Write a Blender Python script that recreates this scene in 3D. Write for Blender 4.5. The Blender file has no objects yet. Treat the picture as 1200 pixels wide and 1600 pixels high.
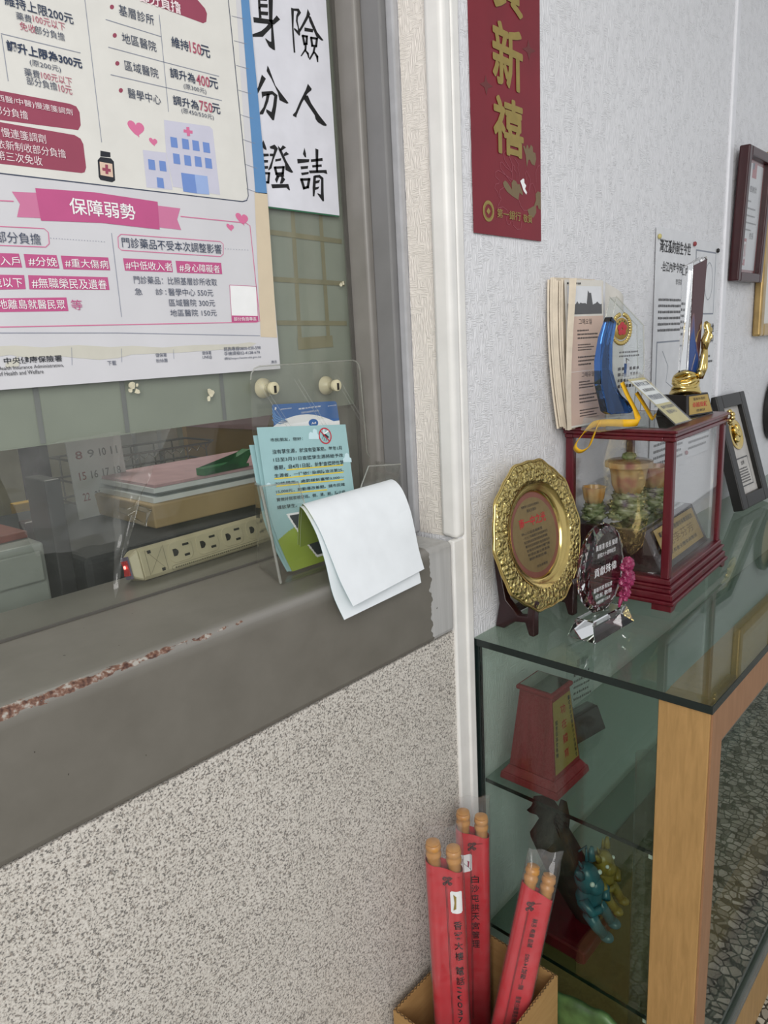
import bpy, bmesh, math, random
from mathutils import Vector, Matrix, noise
random.seed(7)
S = bpy.context.scene
COL = S.collection
R = math.radians

# ------------------------------------------------------------------ camera, light, exposure
cam_d = bpy.data.cameras.new('camera')
cam_d.sensor_fit = 'VERTICAL'; cam_d.sensor_height = 36.0
cam_d.lens = 1110.13 / 1600 * 36.0
cam_d.clip_start = 0.02; cam_d.clip_end = 60
cam = bpy.data.objects.new('camera', cam_d); COL.objects.link(cam)
RT = Matrix(((0.67738216, -0.73372643, -0.05290502), (0.20172801, 0.11611274, 0.97253465), (-0.70743143, -0.66945004, 0.22666587))).transposed()
cam.matrix_world = Matrix.Translation((0, -0.75, 1.5)) @ RT.to_4x4()
S.camera = cam
S.view_settings.view_transform = 'Standard'; S.view_settings.look = 'None'
S.view_settings.gamma = 1.0; S.view_settings.use_curve_mapping = False
S.view_settings.exposure = 0.25
S.cycles.transparent_max_bounces = 24
S.cycles.max_bounces = 10

W = bpy.data.worlds.new('overcast_sky'); S.world = W; W.use_nodes = True
wn = W.node_tree.nodes; wl = W.node_tree.links
bg = wn['Background']; bg.inputs['Color'].default_value = (0.93, 0.96, 1.0, 1); bg.inputs['Strength'].default_value = 0.55

def area_light(name, loc, aim, sx, sy, power, color=(1, 1, 1)):
    d = bpy.data.lights.new(name, 'AREA'); d.shape = 'RECTANGLE'; d.size = sx; d.size_y = sy; d.energy = power; d.color = color
    o = bpy.data.objects.new(name, d); COL.objects.link(o); o.location = loc
    o.rotation_euler = (Vector(aim) - Vector(loc)).to_track_quat('-Z', 'Y').to_euler()
    return o
area_light('doorway_daylight', (-1.7, -2.3, 2.7), (0.9, 0.0, 1.1), 2.4, 2.4, 88, (1.0, 0.985, 0.96))
area_light('office_fill_light', (0.7, 1.3, 2.5), (0.7, 0.6, 1.0), 1.2, 0.4, 9.0, (1.0, 0.97, 0.9))  # added fill light for the office interior, source unseen

# ------------------------------------------------------------------ materials
def lin(h):
    h = h.lstrip('#'); o = []
    for i in (0, 2, 4):
        c = int(h[i:i+2], 16) / 255; o.append(c / 12.92 if c <= 0.04045 else ((c + 0.055) / 1.055) ** 2.4)
    return (*o, 1)
def new_mat(name):
    m = bpy.data.materials.new(name); m.use_nodes = True
    return m, m.node_tree.nodes, m.node_tree.links, m.node_tree.nodes['Principled BSDF']
def coord(nt, scale=(1, 1, 1)):
    n = nt.nodes; tc = n.new('ShaderNodeTexCoord'); mp = n.new('ShaderNodeMapping'); mp.inputs['Scale'].default_value = scale
    nt.links.new(tc.outputs['Object'], mp.inputs['Vector']); return mp.outputs['Vector']
def noise_n(nt, vec, scale, detail=3, rough=0.5, dist=0):
    t = nt.nodes.new('ShaderNodeTexNoise'); t.inputs['Scale'].default_value = scale; t.inputs['Detail'].default_value = detail
    t.inputs['Roughness'].default_value = rough; t.inputs['Distortion'].default_value = dist
    nt.links.new(vec, t.inputs['Vector']); return t.outputs['Fac']
def ramp(nt, fac, stops, interp='LINEAR'):
    r = nt.nodes.new('ShaderNodeValToRGB'); r.color_ramp.interpolation = interp
    e = r.color_ramp.elements
    e[0].position, e[0].color = stops[0][0], stops[0][1]; e[1].position, e[1].color = stops[1][0], stops[1][1]
    for p, c in stops[2:]:
        x = e.new(p); x.color = c
    nt.links.new(fac, r.inputs['Fac']); return r.outputs['Color']
def mixc(nt, fac, a, b, mode='MIX'):
    m = nt.nodes.new('ShaderNodeMix'); m.data_type = 'RGBA'; m.blend_type = mode
    if isinstance(fac, float): m.inputs[0].default_value = fac
    else: nt.links.new(fac, m.inputs[0])
    for v, k in ((a, 6), (b, 7)):
        if isinstance(v, tuple): m.inputs[k].default_value = v
        else: nt.links.new(v, m.inputs[k])
    return m.outputs[2]
def bump(nt, b, h, strength, dist=0.001):
    n = nt.nodes.new('ShaderNodeBump'); n.inputs['Strength'].default_value = strength; n.inputs['Distance'].default_value = dist
    nt.links.new(h, n.inputs['Height']); nt.links.new(n.outputs['Normal'], b.inputs['Normal'])
def plain(name, hexc, rough=0.6, metal=0.0, var=0.06, vscale=30, spec=0.5, bmp=0):
    m, n, l, b = new_mat(name); nt = m.node_tree
    c = lin(hexc); v = coord(nt); f = noise_n(nt, v, vscale, 4)
    d = tuple(x * (1 - var * 2) for x in c[:3]) + (1,); e = tuple(min(1, x * (1 + var)) for x in c[:3]) + (1,)
    l.new(ramp(nt, f, [(0.3, d), (0.7, e)]), b.inputs['Base Color'])
    b.inputs['Roughness'].default_value = rough; b.inputs['Metallic'].default_value = metal; b.inputs['Specular IOR Level'].default_value = spec
    if bmp: bump(nt, b, noise_n(nt, v, vscale * 4, 4), bmp, 0.001)
    return m
def wood(name, a, b_, scale=(60, 60, 4), rough=0.45, var=1.0):
    m, n, l, b = new_mat(name); nt = m.node_tree; v = coord(nt, scale)
    f = noise_n(nt, v, 1.0, 5, 0.6, 0.6)
    l.new(ramp(nt, f, [(0.3, lin(a)), (0.7, lin(b_))]), b.inputs['Base Color']); b.inputs['Roughness'].default_value = rough
    return m
def thin_glass(name, tint, ior=1.5, rough=0.0, haze=None, hazecol='#c8ccc8'):
    m, n, l, b = new_mat(name); nt = m.node_tree; n.remove(b); out = n['Material Output']
    tr = n.new('ShaderNodeBsdfTransparent'); tr.inputs['Color'].default_value = tint
    gl = n.new('ShaderNodeBsdfGlossy'); gl.inputs['Roughness'].default_value = rough
    fr = n.new('ShaderNodeFresnel'); ge = n.new('ShaderNodeNewGeometry'); pw = n.new('ShaderNodeMix'); pw.inputs[2].default_value = ior; pw.inputs[3].default_value = 1.0 / ior; l.new(ge.outputs['Backfacing'], pw.inputs[0]); l.new(pw.outputs[0], fr.inputs['IOR'])
    mx = n.new('ShaderNodeMixShader'); l.new(fr.outputs['Fac'], mx.inputs[0]); l.new(gl.outputs[0], mx.inputs[2])
    if haze:
        df = n.new('ShaderNodeBsdfDiffuse'); df.inputs['Color'].default_value = lin(hazecol)
        m2 = n.new('ShaderNodeMixShader'); l.new(tr.outputs[0], m2.inputs[1]); l.new(df.outputs[0], m2.inputs[2])
        if haze[1]:
            f = noise_n(nt, coord(nt), haze[1], 6, 0.65)
            l.new(ramp(nt, f, [(0.35, (haze[0] * .3,) * 3 + (1,)), (0.75, (haze[0],) * 3 + (1,))]), m2.inputs[0])
        else: m2.inputs[0].default_value = haze[0]
        l.new(m2.outputs[0], mx.inputs[1])
    else: l.new(tr.outputs[0], mx.inputs[1])
    l.new(mx.outputs[0], out.inputs['Surface']); return m
def crystal(name, col=(1, 1, 1, 1), rough=0.0, ior=1.5):
    m, n, l, b = new_mat(name); b.inputs['Base Color'].default_value = col; b.inputs['Transmission Weight'].default_value = 1.0
    b.inputs['Roughness'].default_value = rough; b.inputs['IOR'].default_value = ior; return m
def coloured_crystal(name, stops, scale):
    m, n, l, b = new_mat(name); nt = m.node_tree
    l.new(ramp(nt, noise_n(nt, coord(nt), scale, 2), stops), b.inputs['Base Color'])
    b.inputs['Transmission Weight'].default_value = 0.6; b.inputs['Roughness'].default_value = 0.12; b.inputs['IOR'].default_value = 1.35; return m

M = {}
# print inks and papers
for k, h in dict(cream='#e0ded8', navy='#2c3a55', slate='#4a5266', rose='#b0566c', maroon='#99465c', greyline='#8d92a2', blue='#5f8fc0', paperw='#f0dfe2', pink='#d9739c', pinkt='#cf7aa0', pinkd='#c2588a',
                 lav='#cdccdc', periw='#7391cf', periw2='#9db4e2', ink='#23262e', peach='#dfc3ae', tan='#d8c8ae', white='#f4f4f4', scrap='#cfccc0', brush='#101013', goldp='#9c8748', star='#6a3030', olive='#78664a',
                 rosel='#a2525e', ink2='#1d2a30', yellow='#e3c93a', cloud='#c8e2e8', signred='#c02a3a', cardblue='#1f62a8', cardlt='#5b93cc', limegreen='#93a83a', photodark='#2a3136', textgrey='#5a5a5c',
                 textdark='#2b2b2e', salmon='#cdb3a4', whiteink='#e8e8ea', sealred='#a8323c', photoblue='#8a8f9a', goldtext='#7a5c24', redtext='#b3262e').items():
    M[k] = plain('ink_' + k, h, 0.6, var=0.02)
M['goldp'] = plain('gold_ink', '#9c8848', 0.45, 0.25, 0.06, 60)
M['poster'] = plain('poster_paper', '#d5d4d8', 0.45, var=0.02, vscale=12)
M['signpaper'] = plain('sign_paper', '#e0e0e8', 0.5, var=0.04, vscale=20)
M['greenpaper'] = plain('green_backing', '#2f6b4c', 0.6)
M['redpaper'] = plain('red_paper', '#7b1626', 0.5, var=0.06, vscale=10)
M['whitepaper'] = plain('white_paper', '#e9edf0', 0.6, var=0.02)
M['teal'] = plain('teal_paper', '#9cc0c2', 0.5, var=0.02)
M['pinkpaper'] = plain('pink_folder', '#cfa6ac', 0.6)
M['news'] = plain('newsprint', '#d8d4cc', 0.75, var=0.05)
M['newsedge'] = plain('newsprint_edge', '#d9ccb8', 0.8, var=0.08)
M['paperdoc'] = plain('document_paper', '#dcdde0', 0.6, var=0.03)

# wallpaper: short raised strokes, patches running upright or level
def wallpaper(name, hexc, rough=0.45):
    m, n, l, b = new_mat(name); nt = m.node_tree; tc = n.new('ShaderNodeTexCoord')
    geo = n.new('ShaderNodeNewGeometry'); pos = geo.outputs['Position']
    def mp(sc):
        q = n.new('ShaderNodeMapping'); q.inputs['Scale'].default_value = sc; l.new(pos, q.inputs['Vector']); return q.outputs['Vector']
    h1 = noise_n(nt, mp((560, 560, 46)), 1, 1.5, 0.5, 0.0); h2 = noise_n(nt, mp((50, 50, 560)), 1, 1.5, 0.5, 0.0)
    vo = n.new('ShaderNodeTexVoronoi'); vo.inputs['Scale'].default_value = 1; l.new(mp((72, 72, 60)), vo.inputs['Vector'])
    sep = n.new('ShaderNodeSeparateColor'); l.new(vo.outputs['Color'], sep.inputs[0])
    st = ramp(nt, sep.outputs[0], [(0.6, (0, 0, 0, 1)), (0.64, (1, 1, 1, 1))])
    h = mixc(nt, st, ramp(nt, h1, [(0.42, (0, 0, 0, 1)), (0.6, (1, 1, 1, 1))]), ramp(nt, h2, [(0.42, (0, 0, 0, 1)), (0.6, (1, 1, 1, 1))]))
    c = lin(hexc); c2 = tuple(x * 0.965 for x in c[:3]) + (1,)
    l.new(mixc(nt, h, c2, c), b.inputs['Base Color']); b.inputs['Roughness'].default_value = rough
    bump(nt, b, h, 0.7, 0.0014); return m
M['wallpaper'] = wallpaper('white_embossed_wallpaper', '#ebebee')
M['jambpaper'] = wallpaper('warm_lit_jamb_wallpaper', '#efe8df')  # the wall's paper again, warm side light painted into its colour
M['whitepaint'] = plain('white_gloss_paint', '#e6e4e0', 0.35, var=0.04, vscale=15, bmp=0.06)
M['seam'] = plain('white_seam_strip', '#e6e6ea', 0.35, var=0.02)

# speckled granite-print panel
m, n, l, b = new_mat('speckled_panel'); nt = m.node_tree; v = coord(nt)
f1 = noise_n(nt, v, 390, 2, 0.6); f2 = noise_n(nt, coord(nt, (1.1, 1, 0.9)), 260, 2, 0.55); f3 = noise_n(nt, v, 5, 3)
base = ramp(nt, f3, [(0.3, lin('#cbc5bc')), (0.7, lin('#d4cec6'))])
c1 = mixc(nt, ramp(nt, f1, [(0.52, (0, 0, 0, 1)), (0.63, (0.95, 0.95, 0.95, 1))]), base, lin('#615e5b'))
c2 = mixc(nt, ramp(nt, f2, [(0.54, (0, 0, 0, 1)), (0.66, (0.8, 0.8, 0.8, 1))]), c1, lin('#857a70'))
c3 = mixc(nt, ramp(nt, f1, [(0.32, (0.6, 0.6, 0.6, 1)), (0.42, (0, 0, 0, 1))]), c2, lin('#e6e2db'))
l.new(c3, b.inputs['Base Color']); b.inputs['Roughness'].default_value = 0.5; M['speckle'] = m

# grey gloss paint of the sill: chipped, and with a painted highlight, along the front arris, pale overpainted patch at the right end
m, n, l, b = new_mat('grey_sill_paint'); nt = m.node_tree; v = coord(nt)
geo = n.new('ShaderNodeNewGeometry'); sx = n.new('ShaderNodeSeparateXYZ'); l.new(geo.outputs['Position'], sx.inputs[0])
def math_n(op, a, bb=None, c=None):
    q = n.new('ShaderNodeMath'); q.operation = op
    for i, x in enumerate((a, bb, c)):
        if x is None: continue
        if isinstance(x, (int, float)): q.inputs[i].default_value = x
        else: l.new(x, q.inputs[i])
    return q.outputs[0]
nf = noise_n(nt, v, 14, 5, 0.6); grey = ramp(nt, nf, [(0.3, lin('#69655d')), (0.7, lin('#736f67'))])
brushn = noise_n(nt, coord(nt, (90, 90, 4)), 1, 3)
edge = math_n('MULTIPLY_ADD', noise_n(nt, coord(nt, (1, 1, 6)), 9, 2), 0.03, 0.885)
mask = math_n('GREATER_THAN', sx.outputs[0], edge)
pale = ramp(nt, brushn, [(0.3, lin('#a7a6a4')), (0.7, lin('#b8b7b5'))])
col = mixc(nt, mask, grey, pale)
# arris distance from (y=0.004, z=1.154)
dy = math_n('ABSOLUTE', math_n('SUBTRACT', sx.outputs[1], 0.004)); dz = math_n('ABSOLUTE', math_n('SUBTRACT', sx.outputs[2], 1.154))
dd = math_n('ADD', dy, dz)
wear_highlight = math_n('SUBTRACT', 1.0, math_n('DIVIDE', dd, 0.022))
left = math_n('SUBTRACT', 1.05, math_n('MULTIPLY', sx.outputs[0], 1.2))
chipn = noise_n(nt, coord(nt, (38, 90, 90)), 1, 5, 0.65)
chip = math_n('GREATER_THAN', math_n('MULTIPLY', math_n('MULTIPLY', math_n('MAXIMUM', wear_highlight, 0.0), math_n('MAXIMUM', left, 0.12)), chipn), 0.235)
edge_highlight = math_n('MULTIPLY', math_n('MAXIMUM', wear_highlight, 0.0), 0.55)  # highlight painted along the whole front arris
col = mixc(nt, edge_highlight, col, lin('#9a9792'))
col = mixc(nt, chip, col, ramp(nt, noise_n(nt, v, 160, 3), [(0.35, lin('#4a3029')), (0.5, lin('#7b5a4a')), (0.65, lin('#a9a49c'))]))
pits = math_n('GREATER_THAN', noise_n(nt, v, 75, 3, 0.4), 0.775)
col = mixc(nt, pits, col, lin('#3e3833'))
l.new(col, b.inputs['Base Color']); b.inputs['Roughness'].default_value = 0.42; bump(nt, b, noise_n(nt, v, 40, 3), 0.08, 0.002); M['sill'] = m
M['palegrey'] = plain('pale_grey_caulk', '#adadb0', 0.45, var=0.06, vscale=30)
M['greymetal'] = plain('grey_painted_frame', '#85817c', 0.38, var=0.05, vscale=18)
M['greydark'] = plain('grey_frame_flat', '#7e7d7d', 0.5, var=0.04, vscale=14)
M['sealant'] = plain('dark_sealant', '#55524d', 0.7)

# terrazzo
m, n, l, b = new_mat('terrazzo_floor'); nt = m.node_tree; v = coord(nt)
def vor(scale, feat):
    q = n.new('ShaderNodeTexVoronoi'); q.feature = feat; q.inputs['Scale'].default_value = scale; q.inputs['Randomness'].default_value = 1
    l.new(v, q.inputs['Vector']); return q
ve = vor(46, 'DISTANCE_TO_EDGE'); vc = vor(46, 'F1'); sp = n.new('ShaderNodeSeparateColor'); l.new(vc.outputs['Color'], sp.inputs[0])
chipc = ramp(nt, sp.outputs[0], [(0.0, lin('#2c2a26')), (0.12, lin('#8e897c')), (0.5, lin('#a9a495')), (1.0, lin('#c4c0b2'))])
l.new(mixc(nt, ramp(nt, ve.outputs['Distance'], [(0.065, (0, 0, 0, 1)), (0.10, (1, 1, 1, 1))]), lin('#3a362e'), chipc), b.inputs['Base Color'])
b.inputs['Roughness'].default_value = 0.3; M['terrazzo'] = m

M['pane'] = thin_glass('window_pane_glass', (0.93, 0.945, 0.93, 1), 1.42, haze=(0.045, 9), hazecol='#b8bcb4')
M['film'] = plain('frosted_grey_green_film', '#979a8e', 0.5, var=0.06, vscale=8)
M['masking'] = plain('tan_masking_tape', '#8f8669', 0.6)
M['residue'] = plain('tape_residue', '#d9d2b8', 0.8, var=0.15, vscale=90, bmp=0.4)
M['cleartape'] = thin_glass('clear_plastic_sheet', (0.93, 0.93, 0.91, 1), 1.5, 0.08, (0.09, 22), '#d5d5cf')
M['acrylic'] = thin_glass('clear_acrylic', (0.955, 0.955, 0.945, 1), 1.45, 0.02, (0.05, 7), '#d8d6cc')
M['acrylicedge'] = thin_glass('acrylic_edge', (0.86, 0.87, 0.84, 1), 1.6, 0.05, (0.22, 0), '#e6e6e0')
M['suction'] = plain('yellowed_suction_rubber', '#cfc7a6', 0.35, var=0.08)
M['caseglass'] = thin_glass('case_glass', (0.80, 0.86, 0.82, 1), 1.5)
M['topglass'] = thin_glass('case_top_glass', (0.80, 0.86, 0.81, 1), 1.5, 0.0, (0.05, 8), '#b8c4bc')
M['glassedge'] = plain('dark_green_glass_edge', '#0e1c1a', 0.15, var=0.1)
M['shelfglass'] = thin_glass('shelf_glass', (0.72, 0.80, 0.76, 1), 1.5)
M['beech'] = wood('beech_veneer', '#9a7848', '#ae8855', (110, 110, 14))
M['beechdark'] = wood('beech_edge_veneer', '#8d6749', '#9b7354', (110, 14, 14))
M['alu'] = plain('aluminium_track', '#a3a39e', 0.35, 0.9)
M['gold'] = plain('polished_gold', '#d9c07a', 0.16, 1.0, 0.05)
m, n, l, b = new_mat('embossed_gold'); nt = m.node_tree; v = coord(nt)
vq = n.new('ShaderNodeTexVoronoi'); vq.inputs['Scale'].default_value = 130; l.new(v, vq.inputs['Vector'])
hh = mixc(nt, 0.5, vq.outputs['Distance'], noise_n(nt, v, 160, 3))
l.new(ramp(nt, noise_n(nt, v, 180, 3), [(0.3, lin('#b9a15a')), (0.7, lin('#e8d796'))]), b.inputs['Base Color'])
b.inputs['Metallic'].default_value = 1; b.inputs['Roughness'].default_value = 0.2; bump(nt, b, hh, 1.0, 0.006); M['goldemboss'] = m
M['platecentre'] = plain('brushed_bronze_plate', '#8d7a55', 0.45, 0.6, 0.05, 60)
M['platerim'] = plain('copper_ring', '#8c5a4e', 0.4, 0.5)
M['darkwood'] = plain('dark_lacquered_wood', '#2c1416', 0.25, var=0.15)
M['redwood'] = wood('red_lacquered_wood', '#4a0d16', '#611320', (40, 40, 5), 0.28)
M['rosewood'] = wood('red_rosewood', '#7c2126', '#94303a', (70, 70, 5), 0.5)
M['blackbase'] = plain('black_lacquer', '#15100f', 0.12)
M['goldlabel'] = plain('gold_label_plate', '#b79a55', 0.4, 0.4, 0.05, 25)
M['crystal'] = crystal('clear_crystal')
M['clearslab'] = thin_glass('clear_crystal_slab', (0.93, 0.95, 0.95, 1), 1.55, 0.0, (0.06, 0), '#e4ecec')
M['bluecrystal'] = crystal('deep_blue_crystal', lin('#3f6fb4'), 0.05)
M['rosecrystal'] = coloured_crystal('magenta_rose_glass', [(0.3, lin('#b8356e')), (0.6, lin('#d45a8c'))], 60)
M['liuliamber'] = coloured_crystal('amber_cast_glass', [(0.3, lin('#e3b063')), (0.5, lin('#e8cf9a')), (0.7, lin('#cf8a84'))], 22)
M['liuligreen'] = coloured_crystal('green_cast_glass', [(0.35, lin('#8da06a')), (0.55, lin('#c9cfa4')), (0.7, lin('#9a86a0'))], 30)
M['mirror'] = plain('mirror_base', '#d8dcd8', 0.05, 1.0, 0.0)
M['lanyard'] = plain('yellow_lanyard_ribbon', '#eab416', 0.6, var=0.05)
M['chrome'] = plain('chrome', '#c8c8c8', 0.15, 1.0)
M['sleeve'] = thin_glass('plastic_badge_sleeve', (0.95, 0.95, 0.93, 1), 1.5, 0.05, (0.08, 0), '#e8e8e4')
M['badgegold'] = plain('badge_yellow_card', '#c8bb78', 0.5)
M['sunset'] = plain('crystal_print', '#5b3030', 0.3, var=0.1)
m, n, l, b = new_mat('sunset_print_in_crystal'); nt = m.node_tree
sz = n.new('ShaderNodeSeparateXYZ'); tcn = n.new('ShaderNodeTexCoord'); l.new(tcn.outputs['Object'], sz.inputs[0])
q = n.new('ShaderNodeMath'); q.operation = 'MULTIPLY_ADD'; l.new(sz.outputs[2], q.inputs[0]); q.inputs[1].default_value = 3.4
l.new(noise_n(nt, coord(nt, (30, 30, 6)), 1, 2), q.inputs[2])
l.new(ramp(nt, q.outputs[0], [(0.5, lin('#16306e')), (0.95, lin('#2a4a86')), (1.1, lin('#7c5a50')), (1.25, lin('#3c201c')), (1.0, lin('#4e3438'))]), b.inputs['Base Color'])
b.inputs['Roughness'].default_value = 0.1; M['sunset'] = m
M['framebrown'] = plain('dark_maroon_frame', '#3a1216', 0.3, var=0.1)
M['framegold'] = plain('antique_gold_frame', '#b79a66', 0.3, 0.7, 0.1, 20)
M['frameblack'] = plain('black_frame', '#1c1a18', 0.4)
M['framemat'] = plain('pale_mat_board', '#c4c0bb', 0.7)
M['matred'] = plain('red_mat_border', '#8f3a3e', 0.6)
M['clearpic'] = thin_glass('picture_glass', (0.97, 0.97, 0.97, 1), 1.5)
M['card'] = wood('cardboard', '#a07a48', '#b08a56', (9, 9, 60), 0.8)
M['cardedge'] = plain('corrugated_edge', '#5c4428', 0.9, var=0.35, vscale=240)
M['redfoil'] = plain('red_flag_wrapper', '#c3242f', 0.38, var=0.04)
M['rod'] = wood('varnished_rod_wood', '#b07a3c', '#c58f4c', (60, 60, 8), 0.35)
M['blackink'] = plain('black_print', '#1a0c0e', 0.5)
M['bag'] = thin_glass('clear_bag', (0.95, 0.95, 0.95, 1), 1.5, 0.06, (0.07, 60), '#f0f0f0')
M['greenbag'] = plain('green_printed_bag', '#4c6a3c', 0.4, var=0.3, vscale=25)
M['drift'] = plain('dark_driftwood', '#2c2622', 0.7, var=0.3, vscale=35, bmp=0.8)
M['tealfig'] = plain('teal_glazed_figure', '#2f6470', 0.25, var=0.15, vscale=30)
M['ochrefig'] = plain('ochre_glazed_figure', '#8f7a34', 0.3, var=0.15, vscale=30)
M['straw'] = plain('straw', '#8a744a', 0.8, var=0.3, vscale=120, bmp=0.8)
M['eyewhite'] = plain('eye_white', '#e0e0dc', 0.3)
M['shell'] = plain('pale_shell', '#cfc6b4', 0.5, var=0.2, vscale=60, bmp=0.4)
M['ivory'] = plain('ivory_plastic', '#bcb193', 0.4, var=0.06, vscale=25)
M['ivorydark'] = plain('moulded_seam_shade', '#6d6650', 0.6)
M['slot'] = plain('socket_slot', '#1f1b16', 0.6)
M['switchgrey'] = plain('violet_grey_switch_frame', '#6f6780', 0.4)
m, n, l, b = new_mat('lit_red_switch'); b.inputs['Base Color'].default_value = lin('#7a0f16'); b.inputs['Emission Color'].default_value = (1, 0.05, 0.05, 1); b.inputs['Emission Strength'].default_value = 0.12; b.inputs['Roughness'].default_value = 0.2; M['redswitch'] = m
m, n, l, b = new_mat('neon_lamp'); b.inputs['Emission Color'].default_value = (1, 0.1, 0.08, 1); b.inputs['Emission Strength'].default_value = 4; M['neon'] = m
m, n, l, b = new_mat('office_fill_tube'); b.inputs['Emission Color'].default_value = (1, 0.97, 0.9, 1); b.inputs['Emission Strength'].default_value = 3; M['tube'] = m  # glow of the added office lamp
M['navyplastic'] = plain('dark_navy_plastic', '#0f1115', 0.7, var=0.2, vscale=14, bmp=0.3)
M['manila'] = plain('manila_board', '#b59a6c', 0.7, var=0.06, vscale=12)
M['wire'] = plain('wire_rack_metal', '#6a6660', 0.4, 0.7)
M['greenclip'] = plain('green_plastic', '#1f7a3c', 0.4)
M['tanboard'] = plain('tan_board', '#b08f5c', 0.7, var=0.08, vscale=8)
M['greysteel'] = plain('grey_green_steel_drawers', '#8d918a', 0.5, var=0.03)
M['redbook'] = plain('rust_red_folder', '#8a4636', 0.6, var=0.12, vscale=40)
M['blackplastic'] = plain('black_plastic', '#17171a', 0.4)
M['purple'] = plain('dusky_purple_upholstery', '#4c4050', 0.8, var=0.2, vscale=40)
M['yellowpack'] = plain('yellow_packet', '#d8a81e', 0.4, var=0.1)
M['creampost'] = plain('cream_post', '#b8ae90', 0.6)
M['interior'] = plain('office_wall', '#b4b09c', 0.8)
M['ceilingw'] = plain('ceiling_white', '#d0d0ce', 0.8)

# ------------------------------------------------------------------ mesh builder
I4 = Matrix.Identity(4)
_fontcache = {}
def text_mesh(s, bold):
    key = (s, bold)
    if key in _fontcache: return _fontcache[key]
    c = bpy.data.curves.new('t', 'FONT'); c.body = s; c.resolution_u = 2; c.offset = bold
    o = bpy.data.objects.new('t', c); COL.objects.link(o)
    dg = bpy.context.evaluated_depsgraph_get(); ev = o.evaluated_get(dg); me = ev.to_mesh()
    vs = [v.co.copy() for v in me.vertices]; fs = [tuple(p.vertices) for p in me.polygons]
    ev.to_mesh_clear(); bpy.data.objects.remove(o); bpy.data.curves.remove(c)
    xs = [v.x for v in vs] or [0]; ys = [v.y for v in vs] or [0]
    r = (vs, fs, min(xs), max(xs), min(ys), max(ys)); _fontcache[key] = r; return r

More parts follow.
